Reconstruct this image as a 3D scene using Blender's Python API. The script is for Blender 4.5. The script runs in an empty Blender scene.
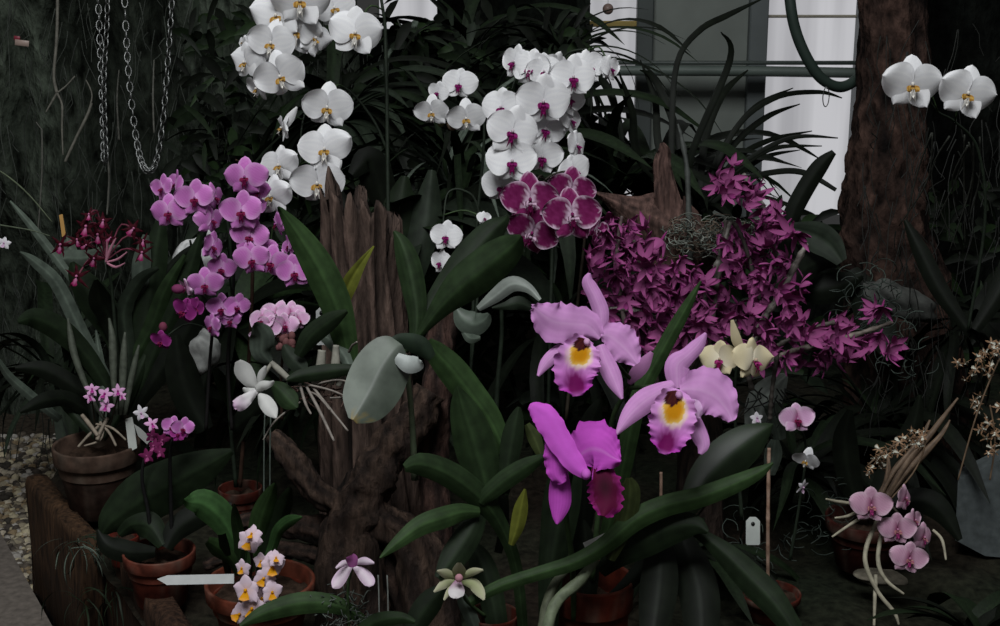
import bpy, math, random
from mathutils import Vector, Matrix, noise
C = bpy.context.scene.collection
PI = math.pi
FPX = 1389.0
PITCH = math.radians(14)
CAM = Vector((0, 0, 1.4))
FW = Vector((0, math.cos(PITCH), -math.sin(PITCH)))
UP = Vector((0, math.sin(PITCH), math.cos(PITCH)))
RT = Vector((1, 0, 0))
BED = 0.30
def P(px, py, d):
    return CAM + FW*d + RT*((px-500)/FPX*d) + UP*((313-py)/FPX*d)
def ground(px, py, z):
    r = FW + RT*((px-500)/FPX) + UP*((313-py)/FPX)
    return CAM + r*((z-CAM.z)/r.z)
def lin(c):
    return tuple((x/255/12.92 if x/255 <= .04045 else ((x/255+.055)/1.055)**2.4) for x in c)
def mixc(a, b, t):
    t = max(0, min(1, t)); return tuple(a[i]*(1-t)+b[i]*t for i in range(3))
def rnd(a, b): return random.uniform(a, b)

# ---------------------------------------------------------------- materials
def nodes(name):
    m = bpy.data.materials.new(name); m.use_nodes = True
    nt = m.node_tree; b = nt.nodes['Principled BSDF']
    return m, nt, b
def tint_noise(nt, src, scale, lo, hi, stretch=(1, 1, 1), detail=4):
    """multiplies src colour by a noise between lo and hi (worn / mottled surface colour)"""
    tc = nt.nodes.new('ShaderNodeTexCoord'); mp = nt.nodes.new('ShaderNodeMapping'); mp.inputs['Scale'].default_value = stretch
    nz = nt.nodes.new('ShaderNodeTexNoise'); nz.inputs['Scale'].default_value = scale; nz.inputs['Detail'].default_value = detail
    mr = nt.nodes.new('ShaderNodeMapRange'); mr.inputs['From Min'].default_value = .3; mr.inputs['From Max'].default_value = .7
    mr.inputs['To Min'].default_value = lo; mr.inputs['To Max'].default_value = hi
    mx = nt.nodes.new('ShaderNodeVectorMath'); mx.operation = 'SCALE'
    L = nt.links.new
    L(tc.outputs['Object'], mp.inputs['Vector']); L(mp.outputs[0], nz.inputs['Vector']); L(nz.outputs[0], mr.inputs['Value'])
    L(src, mx.inputs[0]); L(mr.outputs[0], mx.inputs['Scale'])
    return mx.outputs[0], nz
def vc(nt):
    a = nt.nodes.new('ShaderNodeAttribute'); a.attribute_name = 'Col'; return a.outputs['Color']
def bump(nt, b, nz_out, strength, dist):
    bp = nt.nodes.new('ShaderNodeBump'); bp.inputs['Strength'].default_value = strength; bp.inputs['Distance'].default_value = dist
    nt.links.new(nz_out, bp.inputs['Height']); nt.links.new(bp.outputs[0], b.inputs['Normal'])
def mat_attr(name, rough=.5, spec=.4, ns=40, lo=.8, hi=1.15, stretch=(1, 1, 1), bs=.2, bd=.002, trans=0.0, sheen=0):
    m, nt, b = nodes(name)
    col, nz = tint_noise(nt, vc(nt), ns, lo, hi, stretch)
    nt.links.new(col, b.inputs['Base Color'])
    b.inputs['Roughness'].default_value = rough; b.inputs['Specular IOR Level'].default_value = spec
    if bs: bump(nt, b, nz.outputs[0], bs, bd)
    if trans:
        tr = nt.nodes.new('ShaderNodeBsdfTranslucent'); mx = nt.nodes.new('ShaderNodeMixShader'); mx.inputs[0].default_value = trans
        nt.links.new(col, tr.inputs['Color']); nt.links.new(b.outputs[0], mx.inputs[1]); nt.links.new(tr.outputs[0], mx.inputs[2])
        nt.links.new(mx.outputs[0], nt.nodes['Material Output'].inputs['Surface'])
    return m
def mat_flat(name, col, rough=.5, metal=0, spec=.4, ns=30, lo=.8, hi=1.1, bs=.2, bd=.002, stretch=(1, 1, 1)):
    m, nt, b = nodes(name)
    rgb = nt.nodes.new('ShaderNodeRGB'); rgb.outputs[0].default_value = (*lin(col), 1)
    c, nz = tint_noise(nt, rgb.outputs[0], ns, lo, hi, stretch)
    nt.links.new(c, b.inputs['Base Color'])
    b.inputs['Roughness'].default_value = rough; b.inputs['Metallic'].default_value = metal; b.inputs['Specular IOR Level'].default_value = spec
    if bs: bump(nt, b, nz.outputs[0], bs, bd)
    return m
M = {}
M['petal'] = mat_attr('petal', .7, .1, 60, .93, 1.05, bs=.1, bd=.001, trans=.22)
M['leaf'] = mat_attr('leaf', .58, .13, 45, .4, .76, bs=.15, bd=.001)
M['gloss'] = mat_attr('glossy_leaf', .45, .25, 30, .5, .85, bs=.1, bd=.001)
M['stem'] = mat_attr('stem', .6, .25, 80, .5, .95, bs=.3)
M['wood'] = mat_attr('wood', .85, .2, 30, .25, 1.05, (3, 3, .5), bs=.9, bd=.012)
M['bark'] = mat_attr('bark', .9, .1, 26, .08, .95, (1.6, 1.6, .9), bs=1, bd=.02)
M['moss'] = mat_attr('moss', .95, .05, 22, .15, 2.0, (1.3, 1.3, .6), bs=1, bd=.04)
M['stone'] = mat_attr('stone', .85, .2, 60, .7, 1.2, bs=.5)
M['clay'] = mat_attr('clay', .85, .1, 35, .16, .5, bs=.4, bd=.002)
M['soil'] = mat_attr('soil', .95, .1, 60, .4, 1.5, bs=1, bd=.006)
M['metal'] = mat_flat('galvanised_metal', (118, 120, 118), .38, .9, .5)
M['paint'] = mat_attr('painted_metal', .5, .4, 8, .85, 1.08, bs=0)
M['plastic'] = mat_attr('plastic', .45, .4, 50, .9, 1.03, bs=0)

# ---------------------------------------------------------------- mesh builder
class MB:
    def __init__(s): s.v = []; s.f = []; s.c = []
    def grid(s, pts, cols, nu, nv, wrap=False):
        """pts: nu*nv list, row-major in u"""
        o = len(s.v); s.v += pts; s.c += cols
        for i in range(nu-1):
            for j in range(nv if wrap else nv-1):
                k = (j+1) % nv
                s.f.append((o+i*nv+j, o+i*nv+k, o+(i+1)*nv+k, o+(i+1)*nv+j))
    def cap(s, start, n, rev=False):
        f = tuple(range(start, start+n)); s.f.append(f[::-1] if rev else f)
    def build(s, name, mat, parent=None, at=None, smooth=True):
        me = bpy.data.meshes.new(name)
        org = at if at is not None else (parent.matrix_basis.translation.copy() if parent is not None else Vector((0, 0, 0)))
        if parent is not None and parent.parent is not None: org = org + parent.parent.matrix_basis.translation
        me.from_pydata([tuple(p-org) for p in s.v], [], s.f)
        a = me.color_attributes.new('Col', 'FLOAT_COLOR', 'POINT')
        a.data.foreach_set('color', [x for c in s.c for x in (c[0], c[1], c[2], 1.0)])
        if smooth: me.polygons.foreach_set('use_smooth', [True]*len(me.polygons))
        me.materials.append(mat)
        o = bpy.data.objects.new(name, me); C.objects.link(o)
        if parent is not None: o.parent = parent
        elif at is not None: o.location = at
        return o
def thing(name, label, cat, loc, group=None):
    o = bpy.data.objects.new(name, None); C.objects.link(o); o.empty_display_size = .05
    o.location = loc; o['label'] = label; o['category'] = cat
    if group: o['group'] = group
    return o
def tag(o, label=None, cat=None, group=None, kind=None):
    if label: o['label'] = label
    if cat: o['category'] = cat
    if group: o['group'] = group
    if kind: o['kind'] = kind
    return o
def cr(p, t):
    """Catmull-Rom over tuples, t in 0..1"""
    n = len(p)-1; x = min(max(t, 0), 1)*n; i = min(int(x), n-1); f = x-i
    g = lambda k: p[max(0, min(n, k))]
    a, b, c, d = g(i-1), g(i), g(i+1), g(i+2)
    return [.5*((2*b[k])+(-a[k]+c[k])*f+(2*a[k]-5*b[k]+4*c[k]-d[k])*f*f+(-a[k]+3*b[k]-3*c[k]+d[k])*f**3) for k in range(len(b))]
def ribbon(mb, sp, d0, d1=None, col=None, nu=22, nv=9, roll=0, camber=.25, fold=0, ruffle=0, rk=9, scal=0, thick=.0008, bow=0, n_override=None):
    """a thickened blade along a spine of (px, py, half width px[, extra depth m]); col = f(u, v) or a colour"""
    if d1 is None: d1 = d0
    pts = []
    for i, q in enumerate(sp):
        t = i/(len(sp)-1); d = d0+(d1-d0)*t+(q[3] if len(q) > 3 else 0)
        w = P(q[0], q[1], d); pts.append((w.x, w.y, w.z, q[2]*d/FPX))
    ribbon3(mb, pts, col, nu, nv, roll, camber, fold, ruffle, rk, scal, thick, bow)
def ribbon3(mb, pts, col, nu=22, nv=9, roll=0, camber=.25, fold=0, ruffle=0, rk=9, scal=0, thick=.0008, bow=0, nrm=None):
    top, bot, cols = [], [], []
    ph = rnd(0, 6); ph2 = rnd(0, 6)
    wm = max(p[3] for p in pts)
    for i in range(nu):
        u = i/(nu-1); q = cr(pts, u); q1 = cr(pts, min(1, u+.02)); q0 = cr(pts, max(0, u-.02))
        c = Vector(q[:3]); w = max(q[3], .0001); t = (Vector(q1[:3])-Vector(q0[:3]))
        if t.length < 1e-7: t = Vector((0, 0, 1))
        t.normalize()
        n = (CAM-c).normalized() if nrm is None else nrm
        s = t.cross(n)
        if s.length < .05: s = t.cross(Vector((.3, -.2, 1)))
        s.normalize(); n2 = s.cross(t).normalized()
        c = c+n2*bow*math.sin(PI*u)
        for j in range(nv):
            v = -1+2*j/(nv-1)
            sg = 2 if v > 0 else 0
            k = 1+scal*(math.sin(rk*2.3*u*PI+ph+sg)+.6*math.sin(rk*4.1*u*PI+ph2+sg))*abs(v)**3
            z = -camber*w*v*v+fold*w*abs(v)+w*v*math.tan(roll)+ruffle*wm*(abs(v)**2.2*math.sin(rk*PI*u+(ph if v > 0 else ph2))+.55*abs(v)**4*math.sin(rk*2.6*PI*u+ph2+sg)+.25*math.sin(v*5+ph)*math.sin(u*6+ph2))
            p = c+s*(w*v*k)+n2*z
            h = thick*(1-v*v)*min(1, w/.002)
            top.append(p+n2*h); bot.append(p-n2*h)
            cols.append(col(u, v) if callable(col) else col)
    mb.grid(top, list(cols), nu, nv); 
    if thick > 0: mb.grid(bot, list(cols), nu, nv)
def tube(mb, pts, col, ns=7, nu=None, bumpy=0, kink=0, cap=True):
    """pts: (Vector, radius) list -> smooth tapering tube"""
    q = [(p.x, p.y, p.z, r) for p, r in pts]
    nu = nu or max(4, len(pts)*5)
    P_, cc = [], []; sd = rnd(0, 99); x = None
    o = len(mb.v)
    for i in range(nu):
        u = i/(nu-1); a = cr(q, u); b1 = cr(q, min(1, u+.01)); b0 = cr(q, max(0, u-.01))
        t = (Vector(b1[:3])-Vector(b0[:3]))
        t = t.normalized() if t.length > 1e-8 else Vector((0, 0, 1))
        if x is None: x = t.orthogonal().normalized()
        x = (x-t*x.dot(t)).normalized(); y = t.cross(x)
        c = Vector(a[:3]); r = max(a[3], 1e-4)
        for j in range(ns):
            an = 2*PI*j/ns; dv = x*math.cos(an)+y*math.sin(an)
            rr = r
            if bumpy: rr *= 1+bumpy*noise.noise(Vector((math.cos(an)*1.6+sd, math.sin(an)*1.6, u*nu*.22)))+bumpy*.5*noise.noise(Vector((math.cos(an)*5+sd, math.sin(an)*5, u*nu*.5)))
            if kink: rr *= 1+kink*(abs(math.sin(u*nu*.55))**6)
            P_.append(c+dv*rr); cc.append(col(u, an) if callable(col) else col)
    mb.grid(P_, cc, nu, ns, wrap=True)
    if cap: mb.cap(o, ns, True); mb.cap(o+(nu-1)*ns, ns)
def ptube(mb, pp, d0, d1, col, **k):
    n = len(pp)-1
    tube(mb, [(P(q[0], q[1], d0+(d1-d0)*i/max(n, 1)+(q[3] if len(q) > 3 else 0)), q[2]*(d0+(d1-d0)*i/max(n, 1))/FPX) for i, q in enumerate(pp)], col, **k)
def blob(mb, c, r, col, sc=(1, 1, 1), nu=6, nv=8, rough=0, rot=None):
    pts, cc = [], []; sd = rnd(0, 99)
    for i in range(nu+1):
        th = PI*i/nu
        for j in range(nv):
            a = 2*PI*j/nv; n = Vector((math.sin(th)*math.cos(a), math.sin(th)*math.sin(a), math.cos(th)))
            k = 1+(rough*noise.noise(n*1.5+Vector((sd, 0, 0))) if rough else 0)
            p = Vector((n.x*sc[0], n.y*sc[1], n.z*sc[2]))*r*k
            if rot is not None: p = rot @ p
            pts.append(c+p); cc.append(col(n) if callable(col) else col)
    mb.grid(pts, cc, nu+1, nv, wrap=True)
def boxm(mb, M4, sx, sy, sz, col, bev=.0):
    b = min(bev, sx*.4, sy*.4, sz*.4)
    # box with chamfered edges: three nested slabs as a convex hull style ring stack
    def ring(z, ix):
        x, y = sx/2-ix, sy/2-ix; c = b
        return [Vector(p) for p in ((-x+c, -y, z), (x-c, -y, z), (x, -y+c, z), (x, y-c, z), (x-c, y, z), (-x+c, y, z), (-x, y-c, z), (-x, -y+c, z))]
    o = len(mb.v); rs = ring(-sz/2, b)+ring(-sz/2+b, 0)+ring(sz/2-b, 0)+ring(sz/2, b)
    mb.grid([M4 @ p for p in rs], [col]*len(rs), 4, 8, wrap=True)
    mb.cap(o, 8, True); mb.cap(o+24, 8)

# ---------------------------------------------------------------- flower kit (unit radius, faces -Y, Z up)
def shp(kind, u):
    if kind == 'round': return max(0, math.sin(PI*min(1, u**.8)))**.55
    if kind == 'oval': return max(0, math.sin(PI*u**.9))**.75
    if kind == 'point': return max(0, math.sin(PI*u**.62))**.9*(1-.25*u)
    if kind == 'spoon': return max(0, math.sin(PI*u**1.5))**.6*.92+.08*(1-u)
    if kind == 'fan': return (.12+.88*u**.9)*(1 if u < .8 else math.sqrt(max(0, 1-((u-.8)/.2)**2)))
def upetal(mb, ang, L, W, kind, col, y0=0, back=0, cup=0, ruf=0, rk=5, nu=12, nv=9, base=(0, 0), th=.012, tw=0):
    a = math.radians(ang); D = Vector((math.sin(a), 0, math.cos(a))); S = Vector((math.cos(a), 0, -math.sin(a))); Y = Vector((0, 1, 0))
    O = Vector((base[0], 0, base[1])); ph = rnd(0, 6)
    T, B, cc = [], [], []
    for i in range(nu):
        u = i/(nu-1); w = W*shp(kind, u)
        for j in range(nv):
            v = -1+2*j/(nv-1)
            y = y0+back*u*u+cup*W*v*v*u+ruf*abs(v)**2*math.sin(rk*PI*u+ph+(v > 0)*2)+tw*v*w
            p = O+D*(L*u)+S*(w*v)+Y*y
            h = th*(1-v*v)*min(1, u*6, (1-u)*6)
            T.append(p-Y*h); B.append(p+Y*h); cc.append(col(u, v) if callable(col) else col)
    mb.grid(T, list(cc), nu, nv); mb.grid(B, cc, nu, nv)
def veins(base, dark, edge, center=None, k=9):
    def f(u, v):
        s = .5+.5*math.sin(v*k*2.2)*math.cos(u*38)
        c = mixc(base, dark, (.55*s+.12)*max(0, 1-abs(u-.5)*1.4))
        c = mixc(c, edge, max(0, abs(v)-.55)*1.4+max(0, u-.8)*2)
        if center is not None: c = mixc(c, center, max(0, 1-u*3.2))
        return c
    return f
WHT = lin((246, 246, 246)); WH2 = lin((226, 227, 231)); YEL = lin((205, 150, 20)); ORG = lin((165, 95, 15))
PUR = lin((120, 20, 80)); DPU = lin((70, 10, 45)); PNK = lin((214, 136, 208)); PN2 = lin((182, 80, 172)); PN3 = lin((228, 180, 226))
CRM = lin((230, 218, 182)); MAG = lin((166, 92, 142)); MA2 = lin((128, 60, 106))
def phal_mesh(kind, variant=0):
    random.seed(hash_s(kind)+variant)
    mb = MB()
    if kind in ('white_yellow', 'white_purple'): cp = lambda u, v: mixc(mixc(WHT, WH2, max(0, .35-u)*1.2), WH2, .25+.25*math.sin(v*26)); cs = cp
    elif kind == 'pink': cp = veins(PNK, PN2, PN3, PN3); cs = veins(PNK, PN2, PN3, None)
    elif kind == 'deep_pink': cp = veins(lin((150, 50, 130)), lin((110, 25, 90)), lin((175, 80, 155)), None); cs = cp
    elif kind == 'pale_pink': cp = veins(lin((234, 196, 226)), lin((206, 130, 192)), lin((242, 228, 240)), lin((160, 50, 120))); cs = cp
    elif kind == 'dusk_pink': cp = veins(lin((222, 180, 202)), lin((182, 120, 158)), lin((228, 204, 216)), lin((130, 40, 90))); cs = cp
    elif kind == 'cream': cp = lambda u, v: mixc(CRM, lin((245, 240, 225)), .6-u); cs = cp
    else:
        def cp(u, v):
            e = max(abs(v)**4*.95, u**7, (.42-u)*2.6)
            n = noise.noise(Vector((u*7+variant, v*5, 3)))+.7*noise.noise(Vector((u*17+variant, v*13, 3)))
            return mixc(mixc(lin((112, 25, 78)), lin((140, 45, 105)), .5+n), lin((228, 200, 222)), (e-.42+.42*n)*3)
        cs = cp
    j = lambda a: a*(1+rnd(-.06, .06))
    w = .62 if 'white' in kind else .56
    upetal(mb, rnd(-8, 8), j(.9), .36, 'round', cs, y0=.05, back=rnd(-.12, .3), cup=rnd(.05, .4), base=(0, .04))
    for s in (-1, 1):
        upetal(mb, s*(142+rnd(-8, 8)), j(.88), .36, 'oval', cs, y0=.05, back=rnd(-.15, .25), cup=rnd(0, .4), base=(0, -.03))
    for s in (-1, 1):
        upetal(mb, s*(74+rnd(-9, 9)), j(1.04), j(w), 'round', cp, y0=-.02, back=rnd(-.28, .3), cup=rnd(-.3, .45), nu=18, nv=15, ruf=.035, rk=3, tw=rnd(-.25, .25))
    me = mb_mesh(mb, 'moth_orchid_petals', M['petal'])
    lp = MB()
    if kind == 'white_yellow': a, b, c3 = lin((200, 168, 90)), lin((225, 222, 215)), lin((150, 96, 30))
    elif kind == 'white_purple': a, b, c3 = lin((150, 40, 120)), lin((120, 18, 85)), lin((95, 12, 60))
    elif kind == 'cream': a, b, c3 = lin((190, 70, 140)), lin((130, 15, 80)), PUR
    elif kind == 'harlequin': a, b, c3 = lin((228, 196, 220)), lin((90, 15, 60)), lin((60, 8, 35))
    elif kind == 'dusk_pink': a, b, c3 = lin((140, 40, 100)), lin((165, 60, 120)), lin((190, 150, 130))
    else: a, b, c3 = lin((130, 22, 85)), lin((100, 12, 60)), lin((120, 40, 50))
    upetal(lp, 180, .36, .13, 'point', lambda u, v: mixc(c3, b, u*2), y0=-.12, back=-.22, cup=-.5, nu=9, nv=7, base=(0, -.05))
    for s in (-1, 1):
        upetal(lp, s*128, .24, .11, 'spoon', lambda u, v: mixc(a, c3, .5+.5*math.sin(u*9+v*4)), y0=-.1, back=-.28, cup=.5, nu=8, nv=7, base=(0, -.04))
        upetal(lp, s*172, .5, .035, 'oval', b, y0=-.3, back=.1, nu=6, nv=3, base=(s*.02, -.1))
    blob(lp, Vector((0, -.2, -.13)), .075, mixc(a, c3, .4), (1, .8, .7))
    blob(lp, Vector((0, -.15, .02)), .075, b if kind == 'white_yellow' else mixc(cp(.5, 0), b, .4), (.8, 1.2, 1))
    return me, mb_mesh(lp, 'moth_orchid_lip', M['petal'])
def hash_s(s): return sum(ord(c)*(i+7) for i, c in enumerate(s)) % 9973
def mb_mesh(mb, name, mat):
    o = mb.build(name, mat); me = o.data; bpy.data.objects.remove(o); return me
def dendro_mesh(variant):
    random.seed(500+variant); mb = MB()
    c = lambda u, v: mixc(mixc(MAG, MA2, .6-u*.6), lin((172, 66, 140)), abs(v)*.5*u)
    fw = (-1.0, -.75, -.5, -.9, -1.15)[variant % 5]
    for a in (0, 72, 144, 216, 288):
        upetal(mb, a+rnd(-10, 10), rnd(.8, 1.2), rnd(.19, .32), 'oval', c, back=fw+rnd(-.2, .3), cup=-.6, nu=10, nv=7, tw=rnd(-.4, .4))
    me = mb_mesh(mb, 'dendrobium_petals', M['petal'])
    lp = MB(); upetal(lp, 180, .6, .22, 'spoon', lambda u, v: mixc(lin((60, 8, 45)), lin((150, 60, 125)), u), y0=-.1, back=-.35, cup=-.8, nu=7, nv=5)
    tube(lp, [(Vector((0, 0, 0)), .1), (Vector((0, .3, .05)), .09), (Vector((0, .7, .1)), .04)], lin((130, 50, 105)), ns=6)
    return me, mb_mesh(lp, 'dendrobium_lip', M['petal'])
def spider_mesh(variant):
    random.seed(700+variant); mb = MB()
    c = lambda u, v: mixc(lin((70, 14, 28)), lin((48, 8, 18)), .5+.5*math.sin(u*14))
    for a in (0, 68, 140, 222, 292):
        upetal(mb, a+rnd(-14, 14), rnd(.8, 1.1), rnd(.12, .17), 'point', c, back=rnd(-.1, .35), cup=.5, nu=9, nv=5, ruf=.04)
    me = mb_mesh(mb, 'spider_orchid_petals', M['petal'])
    lp = MB(); upetal(lp, 180+rnd(-15, 15), .62, .24, 'fan', lambda u, v: mixc(lin((215, 150, 190)), lin((140, 30, 85)), u*1.1+.3*abs(v)), y0=-.08, back=-.1, cup=.2, nu=8, nv=7, ruf=.05)
    blob(lp, Vector((0, -.1, .05)), .09, lin((200, 120, 160)))
    return me, mb_mesh(lp, 'spider_orchid_lip', M['petal'])
def star_mesh(kind, variant):
    random.seed(900+variant+hash_s(kind)); mb = MB()
    cols = {'yellow_star': (lin((226, 206, 218)), lin((226, 160, 20))), 'pink_star': (lin((225, 175, 215)), lin((170, 50, 140))),
            'white_star': (lin((225, 222, 226)), lin((205, 170, 200))), 'brown_star': (lin((150, 118, 90)), lin((215, 215, 200))),
            'deep_star': (lin((105, 30, 75)), lin((165, 80, 130)))}
    a, b = cols[kind]
    nw = {'yellow_star': .42, 'pink_star': .24, 'white_star': .26, 'brown_star': .13, 'deep_star': .26}[kind]
    for an in (0, 70, 145, 215, 290):
        upetal(mb, an+rnd(-8, 8), rnd(.75, 1.05), nw*rnd(.9, 1.15), 'oval', lambda u, v: mixc(a, b, .25-u*.5), back=rnd(-.1, .25), cup=.3, nu=8, nv=5)
    me = mb_mesh(mb, 'star_orchid_petals', M['petal'])
    lp = MB(); upetal(lp, 180, .62, .42 if kind == 'yellow_star' else .3, 'fan', lambda u, v: mixc(b, a, (u-.7)*(.5 if kind == 'yellow_star' else 1.4)), y0=-.08, back=-.25, cup=-.3, nu=7, nv=7, ruf=.04)
    blob(lp, Vector((0, -.12, .0)), .12, b)
    return me, mb_mesh(lp, 'star_orchid_lip', M['petal'])
_cache = {}
def fmesh(kind, v):
    k = (kind, v)
    if k not in _cache:
        st = random.getstate()
        _cache[k] = dendro_mesh(v) if kind == 'dendro' else spider_mesh(v) if kind == 'spider' else star_mesh(kind, v) if kind.endswith('star') else phal_mesh(kind, v)
        random.setstate(st)
    return _cache[k]
CB = Matrix((RT, FW, UP)).transposed()
def flower(root, kind, px, py, r, d, yaw=0, pitch=0, roll=0, v=None, name='flower', label=None):
    """yaw > 0 turns the face to the picture's right, pitch > 0 nods it down"""
    v = random.randrange(4) if v is None else v
    a, b = fmesh(kind, v)
    o = bpy.data.objects.new(name, a); C.objects.link(o); o.parent = root
    s = r*d/FPX
    R = CB @ Matrix.Rotation(math.radians(yaw), 3, 'Z') @ Matrix.Rotation(math.radians(pitch), 3, 'X') @ Matrix.Rotation(math.radians(roll), 3, 'Y')
    o.matrix_basis = Matrix.Translation(P(px, py, d)-root.location) @ (R*s).to_4x4()
    l = bpy.data.objects.new('lip', b); C.objects.link(l); l.parent = o
    if label: o['label'] = label
    return o
def stem(root, pp, d0, d1, col, name='flower_stem', **k):
    mb = MB(); ptube(mb, pp, d0, d1, col, **k); return mb.build(name, M['stem'], root)
def pedicels(root, links, col, r=.9):
    """links: (stem px, py, d) -> (flower px, py, d)"""
    for (ax, ay, ad), (bx, by, bd) in links:
        mb = MB(); mx, my = (ax+bx)/2, min(ay, by)-abs(ax-bx)*.12
        tube(mb, [(P(ax, ay, ad), r*ad/FPX), (P(mx, my, (ad+bd)/2+.01), r*ad/FPX), (P(bx, by, bd+.012), r*1.2*bd/FPX)], col, ns=5, nu=8); mb.build('pedicel', M['stem'], root)
def tubes(root, name, sps, d0, d1, col, m='stem', **k):
    for sp in sps: mb = MB(); ptube(mb, sp, d0, d1, col, **k); mb.build(name, M[m], root)
def leafcol(base, rib=1.5, dark=.8, edge=None):
    def f(u, v):
        s = 1+.12*math.sin(v*13)
        c = tuple(x*s*(dark+(1-dark)*u) for x in base)
        if abs(v) < .12: c = tuple(x*rib for x in c)
        return mixc(c, edge, (abs(v)-.7)*2) if edge else c
    return f
G = {'dark': lin((34, 47, 29)), 'mid': lin((44, 62, 36)), 'green': lin((58, 82, 46)), 'bright': lin((70, 106, 60)), 'grey': lin((100, 112, 100)),
     'pale': lin((150, 158, 150)), 'yel': lin((120, 125, 50)), 'black': lin((22, 28, 19)), 'olive': lin((70, 80, 45)), 'blue': lin((46, 56, 44)), 'ygold': lin((160, 140, 60))}
def leaf(root, sp, d0, d1=None, c='dark', m='leaf', name='leaf', label=None, **k):
    mb = MB(); k.setdefault('camber', .2); k.setdefault('fold', -.15)
    ribbon(mb, sp, d0, d1, leafcol(G[c]), thick=.0009, **k)
    o = mb.build(name, M[m], root)
    if label: o['label'] = label
    return o
_blades = {}
def blade_mesh(kind, v, c):
    """unit-length arching strap blade from the origin, rising along Z and bending to +X"""
    k = (kind, v, c)
    if k in _blades: return _blades[k]
    st = random.getstate(); random.seed(hash_s(kind+c)+v*13)
    bend, w = {'strap': (rnd(.5, 1.1), .035), 'grass': (rnd(.5, 1.3), .016), 'broad': (rnd(.4, .9), .11), 'stiff': (rnd(.1, .4), .03)}[kind]
    pts = []
    for i in range(6):
        t = i/5; a = bend*t*1.3
        pts.append((t*math.sin(a)*.9, rnd(-.02, .02)*t, t*math.cos(a)*.95+.0, w*(.55+.6*math.sin(PI*min(1, t*.9+.08))) if i < 5 else .001))
    mb = MB(); ribbon3(mb, pts, leafcol(G[c]), nu=14, nv=5, camber=.15, fold=.35, thick=.0015, nrm=Vector((-.6, -.3, .8)).normalized())
    _blades[k] = mb_mesh(mb, 'blade_'+kind, M['leaf']); random.setstate(st)
    return _blades[k]
def tuft(name, label, cat, loc, n, kind, L, c='dark', az=(0, 360), tilt=(5, 50), group=None, spread=.03, part='leaf'):
    root = thing(name, label, cat, loc, group)
    for i in range(n):
        o = bpy.data.objects.new(part, blade_mesh(kind, i % 5, c if isinstance(c, str) else random.choice(c))); C.objects.link(o); o.parent = root
        a = math.radians(rnd(*az)); t = math.radians(rnd(*tilt)); s = rnd(*L)
        o.matrix_basis = Matrix.Translation(Vector((rnd(-spread, spread), rnd(-spread, spread), 0))) @ Matrix.Rotation(a, 4, 'Z') @ Matrix.Rotation(t, 4, 'Y') @ Matrix.Scale(s, 4)
    return root
def lathe(mb, c, prof, col, ns=40, wob=0):
    pts, cc = [], []
    for i, (r, z) in enumerate(prof):
        for j in range(ns):
            a = 2*PI*j/ns; k = 1+wob*noise.noise(Vector((math.cos(a)*2, math.sin(a)*2, z*20)))
            pts.append(c+Vector((r*k*math.cos(a), r*k*math.sin(a), z))); cc.append(col(i/(len(prof)-1), a) if callable(col) else col)
    mb.grid(pts, cc, len(prof), ns, wrap=True)
def pot(root, px, py, d, w, col, h=None, soil=(52, 40, 32), rimc=None):
    """flower pot under root: rim centre at the pixel, foot on the bark bed"""
    c = P(px, py, d); R = w*d/FPX/2; h = h or max(.05, c.z-BED); b = c-Vector((0, 0, h))
    col = lin(col); rc = lin(rimc) if rimc else col
    def cf(u, a):
        n = noise.noise(Vector((math.cos(a)*2.2, math.sin(a)*2.2, u*5+px)))+.5*noise.noise(Vector((math.cos(a)*9, math.sin(a)*9, u*25+px)))
        k = mixc(col, lin((150, 135, 120)), max(0, n-.15)*1.1)
        return mixc(k, mixc(rc, lin((150, 135, 120)), max(0, n)), 1 if u > .45 else 0)
    mb = MB()
    lathe(mb, b, [(0, 0), (R*.62, 0), (R*.68, .004), (R*.87, h*.74), (R*.88, h*.76), (R*.97, h*.765), (R*.985, h*.78), (R, h*.98), (R*.985, h), (R*.94, h), (R*.925, h*.98), (R*.87, h*.6)], cf)
    o = mb.build('pot', M['clay'], root)
    s = MB(); pts = []; nn = 14
    for i in range(nn):
        for j in range(24):
            r = R*.86*i/(nn-1); a = 2*PI*j/24
            pts.append(b+Vector((r*math.cos(a), r*math.sin(a), h*.78+.012*noise.noise(Vector((r*math.cos(a)*60, r*math.sin(a)*60, px))))))
    s.grid(pts, [lin(soil)]*len(pts), nn, 24, wrap=True)
    s.build('bark_mix', M['soil'], root)
    return c
random.seed(11)
# ================================================================ camera, light, view
cd = bpy.data.cameras.new('camera'); co = bpy.data.objects.new('camera', cd); C.objects.link(co)
cd.sensor_width = 36; cd.lens = 36*FPX/1000; co.location = CAM; co.rotation_euler = (math.radians(90)-PITCH, 0, 0)
cd.clip_start = .05
bpy.context.scene.camera = co
vs = bpy.context.scene.view_settings; vs.view_transform = 'Standard'; vs.look = 'None'; vs.gamma = 1; vs.use_curve_mapping = False; vs.exposure = 0
W = bpy.data.worlds.new('overcast_sky'); bpy.context.scene.world = W; W.use_nodes = True
wn = W.node_tree; bg = wn.nodes['Background']
tc = wn.nodes.new('ShaderNodeTexCoord'); sx = wn.nodes.new('ShaderNodeSeparateXYZ'); mr = wn.nodes.new('ShaderNodeValToRGB')
wn.links.new(tc.outputs['Generated'], sx.inputs[0]); wn.links.new(sx.outputs['Z'], mr.inputs[0]); wn.links.new(mr.outputs[0], bg.inputs[0])
mr.color_ramp.elements[0].position = 0; mr.color_ramp.elements[0].color = (.065, .065, .065, 1)
mr.color_ramp.elements[1].position = .9; mr.color_ramp.elements[1].color = (.32, .32, .325, 1)
bg.inputs[1].default_value = .5
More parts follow.
